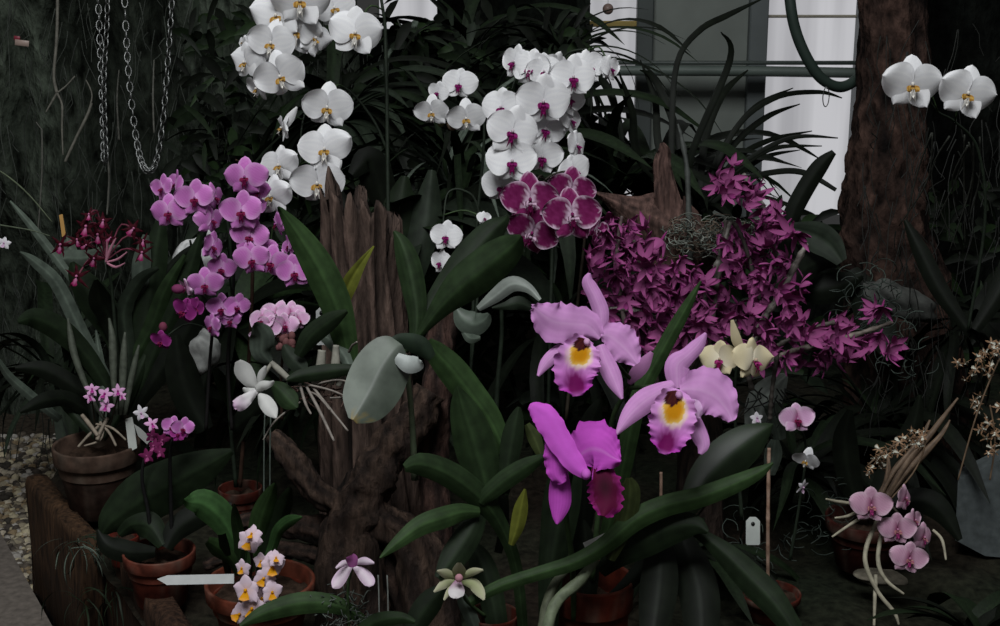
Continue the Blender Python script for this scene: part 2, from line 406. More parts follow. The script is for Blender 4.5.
def area(name, loc, rot, size, sy, en, col=(1, 1, 1)):
    l = bpy.data.lights.new(name, 'AREA'); l.shape = 'RECTANGLE'; l.size = size; l.size_y = sy; l.energy = en; l.color = col
    o = bpy.data.objects.new(name, l); C.objects.link(o); o.location = loc; o.rotation_euler = rot
    return o
# daylight through the greenhouse roof, high above and a little in front of the bed
area('roof_daylight', (-.35, .35, 3.7), (math.radians(33), 0, 0), 1.7, 1.3, 112, (.96, .98, 1))
bpy.context.scene.cycles.use_denoising = True
bpy.context.scene.cycles.max_bounces = 6

# ================================================================ setting
def struct(mb, name, m, **k):
    o = mb.build(name, m, **k); o['kind'] = 'structure'; return o
mb = MB(); n = 60; pts = []
for i in range(n):
    for j in range(n):
        x = -4+8*i/(n-1); y = -.6+7.4*j/(n-1); pts.append(Vector((x, y, .02*noise.noise(Vector((x*2, y*2, 0))))))
mb.grid(pts, [lin((58, 52, 44))]*len(pts), n, n); struct(mb, 'floor', M['soil'])
# stone path slab in the lower left corner
mb = MB(); q = [ground(-60, 500, .05), ground(-2, 528, .05), ground(60, 640, .05), ground(75, 800, .05), ground(-260, 800, .05), ground(-260, 560, .05)]
mb.v = [Vector((p.x, p.y, z)) for z in (.05, -.02) for p in q]; mb.c = [lin((104, 97, 90))]*12
mb.f = [tuple(range(6))[::-1]]+[(i, (i+1) % 6, 6+(i+1) % 6, 6+i) for i in range(6)]
struct(mb, 'path', M['stone'], smooth=False)
# gravel
mb = MB(); random.seed(3)
gcol = [(150, 140, 118), (120, 112, 98), (176, 166, 146), (92, 84, 74), (135, 118, 92), (165, 160, 152), (70, 64, 58), (178, 168, 140), (60, 56, 50)]
cnt = 0
for i in range(9000):
    px, py = rnd(-30, 120), 432+rnd(0, 1)**1.0*215
    g = ground(px, py, .03)
    if px > 30+max(0, py-470)*.35 and py > 478: continue
    if py > 528+(px+2)*1.75 and px < 60: continue
    r = rnd(.008, .019); blob(mb, Vector((g.x, g.y, .012+rnd(0, .014))), r, lin(random.choice(gcol)), (1, rnd(.6, 1), rnd(.45, .7)), 4, 6, .25, Matrix.Rotation(rnd(0, 3), 3, 'Z'))
    cnt += 1
    if cnt > 2600: break
tag(mb.build('gravel', M['stone']), 'tan and grey gravel filling the ground beside the timber edged bed', 'gravel', kind='stuff')
# raised bed of bark chips and soil
mb = MB(); A = ground(37, 484, BED); A2 = ground(92, 548, BED); A3 = ground(155, 632, BED); A4 = ground(210, 760, BED)
edge = [Vector((A.x-.02, 4.3, BED)), A, A2, A3, A4]
nu, nv = 60, 90
pts = []
for i in range(nu):
    y = 4.3-2.9*i/(nu-1)
    # left limit at this y
    xl = A.x-.02
    for a, b in zip(edge, edge[1:]):
        if b.y <= y <= a.y: xl = a.x+(b.x-a.x)*(a.y-y)/max(1e-6, a.y-b.y)
    if y < A4.y: xl = A4.x
    for j in range(nv):
        x = xl+(2.4-xl)*j/(nv-1)
        pts.append(Vector((x, y, BED-.02+.025*noise.noise(Vector((x*6, y*6, 0)))+.012*noise.noise(Vector((x*25, y*25, 5))))))
mb.grid(pts, [mixc(lin((38, 32, 26)), lin((28, 34, 24)), .5+noise.noise(p*4)) for p in pts], nu, nv)
struct(mb, 'ground_bed', M['soil'])
def board(a, b, h, th, col, name, label, lean=0, over=.0):
    d = (b-a); L = d.length+over; d.normalize(); up = Vector((0, 0, 1)); s = d.cross(up).normalized(); up2 = (up+s*lean).normalized()
    n = 26; m = 10; mb = MB(); pts = []; cc = []
    prof = [(-.5, 0), (-.5, .5), (-.5, .94), (-.42, 1), (0, 1.01), (.42, 1), (.5, .94), (.5, .5), (.5, 0), (0, 0)]
    for i in range(n):
        for (x, z) in prof:
            p = a+d*(L*i/(n-1))+s*(x*th)+up2*((z-1)*h)
            k = .012*noise.noise(p*9+Vector((0, 0, 3)))+.006*noise.noise(p*40)
            p = p+up*k+s*k; pts.append(p); cc.append(mixc(col, tuple(c*.45 for c in col), .5+noise.noise(p*14)))
    mb.grid(pts, cc, n, len(prof), wrap=True); mb.cap(0, 10, True); mb.cap((n-1)*10, 10)
    return tag(mb.build(name, M['wood']), label, 'timber')
up1 = Vector((0, 0, .02))
board(A+up1, A2+Vector((0, 0, .015)), .32, .045, lin((88, 64, 44)), 'timber_board', 'rough brown timber board edging the bed next to the gravel and brown pot')
board(A2+Vector((.03, .05, .03)), A3+Vector((.03, 0, .03)), .33, .05, lin((74, 52, 38)), 'timber_board', 'rough brown timber board edging the bed in front of the terracotta pot', over=.15)
board(ground(76, 590, .12), ground(120, 640, .12), .14, .04, lin((70, 52, 40)), 'timber_board', 'short low timber stump of board at the foot of the edging beside the gravel')

# back walls
random.seed(5)
def bumpy_wall(name, x0, x1, y, z0, z1, col, m, amp=.1, top=None, nx=90, nz=70, sc=3):
    mb = MB(); pts = []; cc = []
    for i in range(nz):
        for j in range(nx):
            x = x0+(x1-x0)*j/(nx-1); z = z0+(z1-z0)*i/(nz-1)
            w = noise.noise(Vector((x*sc, z*sc*.4, 1))); w2 = noise.noise(Vector((x*sc*4, z*sc, 7)))
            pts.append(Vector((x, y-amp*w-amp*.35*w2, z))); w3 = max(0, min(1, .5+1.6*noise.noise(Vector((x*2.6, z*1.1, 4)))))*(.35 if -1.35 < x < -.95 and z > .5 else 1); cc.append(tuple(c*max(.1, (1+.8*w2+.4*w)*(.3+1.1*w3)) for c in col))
    mb.grid(pts, cc, nz, nx); return struct(mb, name, m)
WY = 4.25
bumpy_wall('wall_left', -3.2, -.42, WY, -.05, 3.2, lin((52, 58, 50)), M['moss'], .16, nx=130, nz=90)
bumpy_wall('added_backing', -.2, .285, WY+.27, -.05, 3.2, lin((14, 17, 14)), M['moss'], .05)  # dark sheet added to block the bright panes behind the foliage
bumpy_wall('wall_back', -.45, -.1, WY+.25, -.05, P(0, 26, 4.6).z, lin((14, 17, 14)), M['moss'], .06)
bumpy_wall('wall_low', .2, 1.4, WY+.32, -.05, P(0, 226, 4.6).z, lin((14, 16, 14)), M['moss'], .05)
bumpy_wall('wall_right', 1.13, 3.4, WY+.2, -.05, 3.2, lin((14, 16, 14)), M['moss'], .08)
def wbox(name, px0, py0, px1, py1, d, th, col, m='paint', bev=.004, zfull=None):
    a, b = P(px0, py0, d), P(px1, py1, d); mb = MB()
    zc, zs = (a.z+b.z)/2, abs(a.z-b.z)
    boxm(mb, Matrix.Translation(((a.x+b.x)/2, a.y if abs(px0-px1) > 60 else (a.y+b.y)/2, zc)), abs(a.x-b.x), th, zs, lin(col), bev)
    return mb, (a, b)
# glazing: whitewashed panes, overcast light from behind put in as emission
WD = 4.75
def vbox(name, x0, x1, z0, z1, y, th, col, m='paint', kind='structure', bev=.004):
    mb = MB(); boxm(mb, Matrix.Translation(((x0+x1)/2, y, (z0+z1)/2)), x1-x0, th, z1-z0, lin(col), bev)
    o = mb.build(name, M[m], smooth=False); o['kind'] = kind; return o
m, nt, b = nodes('whitewashed_pane')
em = nt.nodes.new('ShaderNodeEmission'); nz = nt.nodes.new('ShaderNodeTexNoise'); rp = nt.nodes.new('ShaderNodeValToRGB'); tcn = nt.nodes.new('ShaderNodeTexCoord'); mp = nt.nodes.new('ShaderNodeMapping')
mp.inputs['Scale'].default_value = (7, 1, .35); nz.inputs['Scale'].default_value = 1.3; nz.inputs['Detail'].default_value = 3
nt.links.new(tcn.outputs['Object'], mp.inputs[0]); nt.links.new(mp.outputs[0], nz.inputs[0]); nt.links.new(nz.outputs[0], rp.inputs[0])
rp.color_ramp.elements[0].position = .35; rp.color_ramp.elements[0].color = (*lin((164, 164, 168)), 1)
rp.color_ramp.elements[1].position = .6; rp.color_ramp.elements[1].color = (*lin((196, 196, 200)), 1)
nt.links.new(rp.outputs[0], em.inputs[0]); em.inputs[1].default_value = .95
nt.links.new(em.outputs[0], nt.nodes['Material Output'].inputs[0])
M['pane'] = m
def wx(px, d=WD): return (px-500)/FPX*d
WYY = P(700, 100, WD).y
vbox('window_1', wx(700), wx(866), P(0, 222, WD).z, 2.3, WYY+.05, .012, (200, 200, 200), 'pane')
vbox('window_3', wx(575), wx(650), P(0, 205, WD).z, 2.3, WYY+.05, .012, (200, 200, 200), 'pane')
vbox('window_2', wx(380), wx(598)-.06, P(0, 50, WD).z, 2.3, WYY+.05, .012, (200, 200, 200), 'pane')
zt = P(0, -60, WD).z
# leaning verticals of the photograph come from the camera pitch: frames are plumb
vbox('window_frame_1', wx(634), wx(650), .1, 2.3, WYY-.03, .05, (70, 76, 74))
vbox('window_frame_2', wx(744), wx(762), .1, 2.3, WYY-.03, .05, (92, 98, 98))
vbox('window_frame_3', wx(850), wx(869), .1, 2.3, WYY-.05, .09, (92, 97, 97))
vbox('door_1', wx(649), wx(745), .1, 2.3, WYY, .03, (112, 118, 112))
vbox('trim_1', wx(560), wx(640), P(0, 26, WD).z, P(0, 20, WD).z, WYY-.01, .03, (150, 130, 70))
vbox('trim_2', wx(760), wx(852), P(0, 17, WD).z, P(0, 14, WD).z, WYY-.01, .02, (150, 145, 130))
# painted rail with round pipe in front of the window
t = thing('metal_rail', 'dark green painted metal rail crossing in front of the white window', 'rail', P(615, 70, 4.55), None)
mb = MB(); tube(mb, [(P(612, 70.5, 4.55), .017), (P(735, 71, 4.55), .017), (P(862, 73, 4.55), .017)], lin((86, 96, 90)), ns=16); mb.build('pipe', M['paint'], t)
a, b2 = P(618, 61.5, 4.55), P(862, 64, 4.55); mb = MB(); boxm(mb, Matrix.Translation((a+b2)/2), (b2-a).length, .03, .012, lin((60, 68, 64)), .002); mb.build('flat_bar', M['paint'], t)
# hose
t = thing('garden_hose', 'thick dark green hose hanging in a loop beside the bark trunk', 'hose', P(830, 80, 3.2))
mb = MB(); ptube(mb, [(786, -60, 5.5), (790, 0, 5.5), (796, 32, 5.5), (808, 60, 5.5), (822, 79, 5.5), (840, 87, 5.5), (857, 79, 5.5), (870, 60, 5.5), (885, 30, 5.5), (900, -40, 5.5)], 3.2, 3.34, lin((40, 52, 46)), ns=12, nu=60); mb.build('hose', M['plastic'], t)
mb = MB(); c0 = P(826, 97, 3.18)
tube(mb, [(c0+Vector((.012*math.cos(a)*.6, 0, .022*math.sin(a))), .0012) for a in [i*2*PI/12 for i in range(13)]], lin((60, 62, 60)), ns=6, nu=30); mb.build('wire_loop', M['metal'], t)
# pendant round thing at the window
t = thing('hanging_bauble', 'small round grey ornament hanging at the bright window gap', 'ornament', P(608, 9, 4.3))
mb = MB(); blob(mb, P(608, 9, 4.3), 5.5*4.3/FPX, lin((120, 100, 92)), nu=10, nv=14); mb.build('ball', M['plastic'], t)
mb = MB(); tube(mb, [(P(608, 4, 4.3), .0008), (P(609, -60, 4.3), .0008)], lin((80, 80, 80)), ns=4, nu=5); mb.build('cord', M['stem'], t)

# ================================================================ bark trunk on the right
random.seed(8)
def trunk(name, label, pp, d, col, amp, ns=48, nu=90, mat='bark', cat='tree trunk', col2=None, **kw):
    mb = MB(); sd = rnd(0, 50); c2 = col2 or tuple(c*.4 for c in col)
    q = [(*P(a[0], a[1], d+(a[3] if len(a) > 3 else 0)), a[2]*d/FPX) for a in pp]
    pts, cc = [], []
    for i in range(nu):
        u = i/(nu-1); s = cr(q, u); c = Vector(s[:3])
        for j in range(ns):
            an = 2*PI*j/ns; x, y = math.cos(an), math.sin(an)
            k = noise.noise(Vector((x*2.2+sd, y*2.2, u*7)))*.7+noise.noise(Vector((x*6+sd, y*6, u*26)))*.5+noise.noise(Vector((x*14+sd, y*14, u*60)))*.3
            r = s[3]*(1+amp*k); pts.append(c+Vector((x*r, y*r, 0))); cc.append(mixc(c2, col, .55+k))
    mb.grid(pts, cc, nu, ns, wrap=True); mb.cap(0, ns); mb.cap((nu-1)*ns, ns, True)
    return tag(mb.build(name, M[mat]), label, cat)
trunk('palm_tree', 'reddish brown rough bark trunk rising behind the pair of white blooms', [(896, -70, 33), (893, 60, 34), (888, 150, 37), (886, 220, 44), (895, 300, 52), (905, 470, 60), (905, 640, 70)], 3.2, lin((84, 64, 56)), .26, col2=lin((24, 20, 19)))
# ================================================================ split wooden stump in the middle
def stump():
    random.seed(21); d = 2.56; mb = MB(); ns = 90; nu = 46; pts, cc = [], []
    prof = [(318, 340), (404, 340)]
    for i in range(nu):
        u = i/(nu-1)
        for j in range(ns):
            a = 2*PI*j/ns; x = math.cos(a)
            fx = .5+.5*x
            top = 196+30*fx**2 + 20*noise.noise(Vector((x*3.5+2, math.sin(a)*3, 4)))+6*math.sin(a*7)+3*math.sin(a*19+1)
            for cxp, h, wd in ((-.72, 24, .16), (-.12, 13, .16), (.12, 12, .1), (.55, 10, .12)):
                top -= h*math.exp(-((x-cxp)/wd)**2)
            top += 20*math.exp(-((x+.42)/.1)**2)
            py = 560+(top-560)*u
            w = 41+14*(1-u)**2-3*u
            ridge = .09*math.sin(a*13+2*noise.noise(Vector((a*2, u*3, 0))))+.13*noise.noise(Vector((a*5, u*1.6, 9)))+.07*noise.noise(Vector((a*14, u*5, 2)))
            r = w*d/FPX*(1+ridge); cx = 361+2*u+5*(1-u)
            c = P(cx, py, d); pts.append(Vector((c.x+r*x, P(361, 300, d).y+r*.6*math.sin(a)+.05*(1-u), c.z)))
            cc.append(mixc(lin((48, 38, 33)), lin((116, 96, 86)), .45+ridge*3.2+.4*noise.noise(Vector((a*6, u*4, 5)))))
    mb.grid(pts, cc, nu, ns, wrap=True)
    # hollow ragged crown
    o = (nu-1)*ns; top = pts[o:]; cen = sum(top, Vector())/ns
    for k in (.8, .5, .15):
        pts2 = [cen.lerp(p, k)-Vector((0, 0, .05+.06*(1-k))) for p in top]
        mb.v += pts2; mb.c += [lin((40, 30, 26))]*ns
        for j in range(ns): mb.f.append((o+j, o+(j+1) % ns, len(mb.v)-ns+(j+1) % ns, len(mb.v)-ns+j))
        o = len(mb.v)-ns
    mb.cap(o, ns)
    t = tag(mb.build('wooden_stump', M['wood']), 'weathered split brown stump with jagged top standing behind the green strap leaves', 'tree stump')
stump()
# gnarled driftwood roots low in the middle
def root_piece(label, paths, d, c1, c2, name='driftwood'):
    t = thing(name, label, 'driftwood', P(paths[0][0][0], paths[0][0][1], d))
    for i, pp in enumerate(paths):
        mb = MB(); sd = rnd(0, 9)
        ptube(mb, pp, d, d-.02, lambda u, a: mixc(c1, c2, .5+.5*math.sin(a*5+sd+u*4)+.5*noise.noise(Vector((a, u*9, sd)))), ns=28, nu=60, bumpy=.36)
        mb.build('branch', M['wood'], t)
    return t
random.seed(4)
root_piece('gnarled brown driftwood branch rising left from the dark root below the stump', [[(271, 434, 7), (284, 448, 11), (300, 470, 12), (318, 492, 12), (340, 506, 13), (375, 520, 18), (420, 560, 26), (430, 660, 30)],
    [(432, 392, 15), (418, 415, 17), (398, 440, 19), (378, 468, 22), (362, 500, 26), (350, 545, 32), (352, 660, 36)]], 2.47, lin((46, 36, 31)), lin((80, 64, 54)))
root_piece('upright brown root column standing behind the tall cattleya leaves', [[(446, 300, 13), (440, 350, 15), (437, 400, 16), (432, 450, 14), (436, 520, 15), (440, 660, 20)]], 2.54, lin((44, 33, 29)), lin((84, 62, 54)))
root_piece('low twisted dark root lying across the bed behind the terracotta pots', [[(225, 530, 6), (255, 520, 9), (300, 528, 12), (345, 540, 14), (400, 590, 16), (420, 650, 18), (425, 760, 18)], [(205, 566, 5), (230, 556, 6), (262, 548, 7), (300, 552, 8), (330, 560, 10)]], 2.5, lin((36, 29, 25)), lin((66, 50, 42)))

# chains
random.seed(2)
def chain(label, pp, d, step=.0165, off=0):
    mb = MB(); q = [tuple(P(a[0], a[1], d)) for a in pp]
    L = sum((Vector(q[i+1])-Vector(q[i])).length for i in range(len(q)-1)); n = int(L/step)
    for i in range(n):
        u = i/(n-1); c = Vector(cr(q, u)[:3]); t = (Vector(cr(q, min(1, u+.01))[:3])-Vector(cr(q, max(0, u-.01))[:3])).normalized()
        x = t.orthogonal().normalized(); x = Matrix.Rotation((PI/2 if i % 2 else 0)+.5+off, 3, t) @ x; y = t.cross(x)
        pts = []; N, K = 12, 6
        for a in range(N):
            an = 2*PI*a/N; ctr = c+t*(.0135*math.cos(an))+x*(.0072*math.sin(an)); rad = (t*(math.cos(an))+x*math.sin(an)).normalized()
            for k in range(K):
                b = 2*PI*k/K; pts.append(ctr+(rad*math.cos(b)+y*math.sin(b))*.0022)
        pts += pts[:K]; mb.grid(pts, [(1, 1, 1)]*len(pts), N+1, K, wrap=True)
    return tag(mb.build('chain', M['metal']), label, 'chain')
chain('galvanised steel chain hanging in a long loop in front of the mossy wall', [(123, -40), (126, 30), (129, 77), (135, 130), (141, 160), (148, 171), (156, 162), (163, 120), (168, 60), (172, 0), (174, -40)], 3.5)
chain('straight steel chain strand with its end twisted back, left of the looped chain', [(97, -40), (99, 20), (101, 70), (103, 120), (104, 160)], 3.55)
chain('second straight chain strand pressed against the strand left of the loop', [(108, -40), (107, 20), (104, 80), (105, 130), (106, 158)], 3.54, off=.7)
# fibres and roots on the mossy wall
random.seed(14); mb = MB()
for i in range(620):
    px = rnd(-40, 400) if i < 430 else rnd(860, 1040); py = rnd(-40, 420) if i < 430 else rnd(20, 420); d = rnd(3.75, 4.0) if i < 430 else rnd(2.75, 2.95)
    L = rnd(15, 90); x = px; pp = [(px, py, rnd(.5, 1.1))]
    for k in range(3): x += rnd(-9, 9); pp.append((x, py+L*(k+1)/3, .5))
    g = rnd(.6, 1.3); c = lin((66, 72, 64)) if i < 430 else lin((36, 38, 34)); ptube(mb, pp, d, d+rnd(-.03, .03), tuple(v_*g*.8 for v_ in c), ns=4, nu=7, cap=False)
tag(mb.build('root_fibres', M['stem']), 'fine grey moss and root fibres hanging down the dark walls', 'moss', kind='stuff')
def aerial(label, pp, d, col=(128, 128, 116), name='aerial_root', rr=1):
    mb = MB()
    for p_ in pp: ptube(mb, [(a[0], a[1], a[2]*rr) for a in p_], d, d, lin(col), ns=6, nu=24, bumpy=.2)
    return tag(mb.build(name, M['stem']), label, 'root')
aerial('long forked grey root dangling down the mossy wall left of the chains', [[(58, -30, 1.6), (57, 30, 1.6), (54, 75, 1.5), (57, 93, 1.8)], [(57, 93, 1.4), (50, 105, 1), (46, 112, .8)], [(57, 93, 1.4), (62, 105, 1.2), (62, 130, 1), (63, 155, .8)], [(57, 93, 1), (66, 86, .8), (75, 76, .7)]], 3.7, (112, 110, 100))
aerial('slanting pale forked root just left of the straight chain', [[(92, 103, 1), (86, 118, 1.6), (76, 138, 1.5), (65, 162, 1.4)], [(86, 118, 1), (92, 96, .8), (86, 80, .6)]], 3.7, (112, 110, 100))
aerial('thin vertical grey root hanging below the red tag', [[(42, 130, .9), (42, 170, .9), (40, 205, .8), (38, 230, .6)], [(42, 130, .8), (36, 122, .7)]], 3.7, (96, 96, 88))
aerial('thin pale root hanging between the straight chain and the loop', [[(119, 70, .7), (117, 100, 1), (119, 140, 1)]], 3.7, (100, 100, 92))
aerial('thin pale root hanging inside the chain loop', [[(154, 60, .6), (153, 95, 1), (154, 133, 1)]], 3.7, (100, 100, 92))
aerial('pale root hanging below the end of the straight chain', [[(108, 158, 1.1), (109, 180, 1), (107, 215, .9)]], 3.7, (100, 100, 92))
t = thing('name_tag', 'tiny red and white tag pinned high on the mossy wall', 'tag', P(21, 42, 3.8))
for nm, x0, y0, x1, y1, c in (('tag_plate', 15, 40, 29, 46, (160, 140, 130)), ('red_band', 14, 36, 20, 40.5, (130, 45, 60))):
    mb = MB(); a, b_ = P(x0, y0, 3.8), P(x1, y1, 3.8); boxm(mb, Matrix.Translation((a+b_)/2) @ Matrix.Rotation(.12, 4, 'Y'), abs(a.x-b_.x), .003, abs(a.z-b_.z), lin(c), .0005); mb.build(nm, M['plastic'], t)

# ================================================================ foliage behind everything
random.seed(31); mb = MB()
for i in range(2600):
    z = rnd(0, 1)
    if z < .45: px, py, d = rnd(180, 640), rnd(150, 520), rnd(3.3, 3.85)
    elif z < .8: px, py, d = rnd(600, 1000), rnd(190, 520), rnd(3.3, 4.1)
    else: px, py, d = rnd(180, 600), rnd(20, 200), rnd(3.6, 3.85)
    if 590 < px < 880 and py < 215: continue
    L = rnd(12, 42); a = rnd(-2.4, 2.4); w = rnd(2, 6)
    dx, dy = math.sin(a), -math.cos(a); g_ = rnd(.6, 1.3); c = random.choice(['black', 'dark', 'black', 'black', 'blue', 'mid'])
    ribbon(mb, [(px, py, w*.4), (px+dx*L*.5, py+dy*L*.5, w), (px+dx*L, py+dy*L+L*.25, .2)], d, d+rnd(-.08, .08), tuple(v*g_ for v in G[c]), nu=6, nv=3, thick=0, camber=0, fold=.3)
tag(mb.build('background_foliage', M['leaf']), 'dense dark small leaves and undergrowth filling the space behind the orchids', 'foliage', kind='stuff')
def tf(px, py, d, n, kind, L, label, c='black', az=(0, 360), tilt=(5, 60), name='strap_leaf_plant', cat='plant', **k):
    g = 'dark strap-leaved plants in the background' if cat == 'plant' else None
    return tuft(name, label, cat, P(px, py, d), n, kind, L, c, az, tilt, None, **k)
tf(500, 175, 3.5, 60, 'strap', (.3, .6), 'dark strap-leaved plant directly behind the white purple-lipped moth orchids', ['black', 'dark'], tilt=(5, 95))
tf(455, 190, 3.2, 46, 'grass', (.25, .5), 'dark grassy-leaved plant below the three small white blooms', ['black', 'dark', 'grey'], tilt=(0, 60))
tf(560, 60, 3.7, 56, 'grass', (.25, .55), 'dark spiky epiphyte at the top centre above the purple-lipped white blooms', ['black', 'dark'], tilt=(20, 120))
tf(470, 60, 3.9, 34, 'strap', (.3, .55), 'dark bushy strap-leaved plant at the top right of the white moth orchid stake', ['black', 'dark', 'blue'], tilt=(10, 115))
tf(412, 42, 3.8, 46, 'broad', (.07, .15), 'green broad-leaved shrub near the bright gap at the top', ['mid', 'grey', 'dark'], tilt=(10, 100))
tf(340, 120, 3.55, 56, 'strap', (.25, .5), 'dark leafy plant between the upper and lower yellow-centred white blooms', ['black', 'dark', 'blue'], tilt=(5, 110))
tf(240, 150, 3.9, 30, 'strap', (.15, .35), 'dim green tufted plant on the mossy wall right of the chain loop', ['black', 'dark'], tilt=(10, 110))
tf(655, 215, 3.6, 44, 'strap', (.3, .52), 'tall dark strap-leaved plant in front of the grey door panel', ['black', 'dark', 'black'], tilt=(0, 32))
tf(610, 215, 3.5, 40, 'strap', (.3, .6), 'tall dark strap-leaved plant right of the main white orchid cluster', ['black', 'dark'], tilt=(0, 45))
tf(690, 225, 3.5, 26, 'strap', (.18, .32), 'dark strap-leaved plant behind the magenta topmost bloom', ['black', 'dark'], tilt=(0, 55))
tf(230, 330, 3.3, 40, 'broad', (.15, .35), 'broad dark-leaved plant behind the hanging pink moth orchids', ['dark', 'black', 'mid'], tilt=(10, 80))
tf(560, 330, 3.1, 40, 'strap', (.2, .45), 'dark strap-leaved plant in the shade behind the upper cattleya bloom', ['black', 'dark', 'black'], tilt=(10, 85))
tf(870, 440, 3.0, 46, 'strap', (.2, .5), 'dark strap-leaved plant low under the bark trunk', ['black', 'black', 'dark'], tilt=(5, 80))
tf(800, 480, 2.8, 40, 'strap', (.15, .4), 'dark drooping plant in the shade right of the pale pink cattleya', ['black', 'black', 'dark'], tilt=(5, 95))
tf(960, 330, 2.9, 30, 'strap', (.2, .45), 'dark strap-leaved plant hanging against the bark trunk', ['black', 'black'], tilt=(30, 130))
tf(690, 560, 2.6, 34, 'strap', (.15, .35), 'dark low plant in shade under the long green leaf', ['black', 'black', 'dark'], tilt=(10, 95))
tf(415, 260, 3.1, 30, 'broad', (.2, .4), 'dark broad-leaved plant right behind the wooden stump', ['black', 'dark', 'blue'], tilt=(0, 60))
tf(60, 380, 3.5, 40, 'strap', (.2, .5), 'dim narrow-leaved plant at the foot of the mossy wall', ['black', 'dark', 'blue'], tilt=(5, 80))
tf(330, 400, 2.9, 34, 'strap', (.15, .35), 'dark leaves in the hollow left of the wooden stump', ['black', 'dark'], tilt=(10, 90))

def plant(name, label, cat, px, py, d, group=None): return thing(name, label, cat, P(px, py, d), group)
GS = lin((58, 78, 46)); BS = lin((50, 44, 34)); DS = lin((34, 44, 32))
# arching blades in front of the bright window
r = plant('palm_seedling', 'arching narrow-leaved plant whose blades cross the white window pane', 'plant', 700, 215, 3.4)
for sp in ([(700, 200, 2), (722, 150, 3), (755, 107, 2.6), (793, 88, .5)], [(702, 205, 2), (730, 150, 3), (765, 118, 3), (800, 104, .5)], [(702, 205, 2), (735, 160, 2.8), (770, 140, 2.6), (812, 131, .5)],
           [(702, 208, 2), (740, 168, 2.6), (775, 148, 2.4), (822, 146, .5)], [(702, 208, 2), (735, 178, 2.4), (765, 157, 2.4), (800, 150, .4)], [(702, 212, 2), (740, 182, 2.8), (775, 172, 3), (805, 173, 3), (836, 190, 2)],
           [(700, 205, 2), (735, 130, 2.6), (775, 98, 2.6), (818, 92, 2.2), (842, 98, .6)], [(672, 215, 3), (672, 120, 3), (678, 60, 3), (700, 30, 3.2), (728, 15, 3), (764, -2, .6)],
           [(700, 200, 3), (690, 160, 3.5), (730, 60, 3.4), (721, 32, .6)], [(700, 200, 3), (705, 140, 4), (722, 95, 4), (748, 70, .7)], [(690, 205, 3), (660, 150, 4), (655, 100, 3), (640, 60, .6)],
           [(690, 205, 3), (640, 160, 4), (632, 110, 3.4), (618, 70, .6)], [(690, 205, 3), (676, 130, 4), (655, 80, 3.4), (640, 70, .6)], [(700, 205, 2), (740, 165, 2.2), (790, 138, 2.4), (838, 138, .6)]):
    leaf(r, sp, 3.4, rnd(3.2, 3.6), 'black', fold=.25, nv=7)
r = plant('strap_leaf_plant', 'plant with a thick dark curled leaf hanging over the window corner by the trunk', 'plant', 800, 250, 2.95)
leaf(r, [(790, 262, 4), (788, 230, 8), (795, 208, 9), (808, 184, 9), (821, 165, 8), (834, 152, 3)], 2.95, 2.9, 'black', nv=11)
leaf(r, [(776, 227, 2), (795, 229, 7), (815, 236, 15), (830, 246, 14), (842, 262, 6)], 2.9, 2.85, 'blue', nv=11, fold=.4)
leaf(r, [(838, 262, 5), (818, 262, 12), (795, 275, 14), (780, 292, 6)], 2.95, 2.8, 'black', nv=11)
leaf(r, [(795, 280, 6), (815, 290, 14), (840, 285, 14), (862, 275, 4)], 2.95, 2.9, 'black', nv=11)
leaf(r, [(850, 270, 8), (868, 300, 18), (880, 330, 16), (890, 360, 4)], 2.95, 2.85, 'black', nv=11)

# ================================================================ white moth orchid with yellow hearts (upper left)
def spray(r, kind, L, d, st, stc, rr=(-25, 25)):
    """L rows: px, py, radius, yaw, pitch, roll, depth offset; st = stem points [(px, py, d)] used for the pedicels"""
    lk = []
    for q in L:
        px, py, rad, yw, pt, ro = q[:6]; dd = d+(q[6] if len(q) > 6 else 0)+rnd(-.012, .012)
        flower(r, kind, px, py, rad, dd, yw, pt, ro)
        if st:
            s = min(st, key=lambda s: abs(s[0]-px)+abs(s[1]-py)*.7); lk.append((s, (px, py, dd)))
    if st: pedicels(r, lk, stc)
random.seed(41)
r = plant('moth_orchid', 'tall moth orchid with big white yellow-hearted blooms cascading at the upper left', 'orchid', 387, 330, 2.75)
stem(r, [(389, 420, 2.2), (388, 200, 2), (386, 60, 1.9), (383, 10, 1.6), (370, -30, 1.4), (330, -28, 1.2), (290, -5, 1.2), (262, 20, 1.1), (250, 45, 1), (246, 60, .8)], 2.75, 2.62, DS, 'flower_stem', ns=8, nu=60)
stem(r, [(387, 150, 1.5), (372, 118, 1.4), (345, 88, 1.3), (318, 92, 1.2), (303, 120, 1.1), (300, 165, 1), (298, 200, .8)], 2.75, 2.66, DS, 'flower_stem', nu=40)
S1 = [(330, -22, 2.64), (290, -5, 2.64), (262, 20, 2.64), (250, 45, 2.64), (383, 10, 2.66)]
spray(r, 'white_yellow', [(300, 0, 31, 5, 20, 0, -.02), (277, 15, 29, -10, 18, -5, -.01), (296, 31, 27, 5, 20, 8, .01), (334, 8, 22, 12, 10, -15, .03), (272, 43, 25, -12, 15, 10, -.03), (314, 38, 20, 40, 10, 20, .02),
    (246, 62, 21, -38, 15, 5, 0), (281, 76, 27, -8, 22, -18, -.03), (258, 88, 17, -62, 20, 10, .02), (355, 33, 28, 8, 12, 5, -.02), (243, 42, 8, -60, 0, 0, .02), (262, 62, 14, -60, 30, 0, .03)], 2.6, S1, GS)
S2 = [(345, 88, 2.7), (303, 120, 2.68), (300, 165, 2.67), (298, 200, 2.66)]
spray(r, 'white_yellow', [(327, 107, 26, 6, 18, 5, -.02), (325, 149, 27, -4, 10, 0, -.03), (318, 183, 28, -6, 16, 0, -.01), (283, 128, 15, -68, 0, 25, 0), (280, 165, 21, -28, 12, 0, .0), (272, 196, 23, -30, 14, 6, -.03)], 2.6, S2, GS)
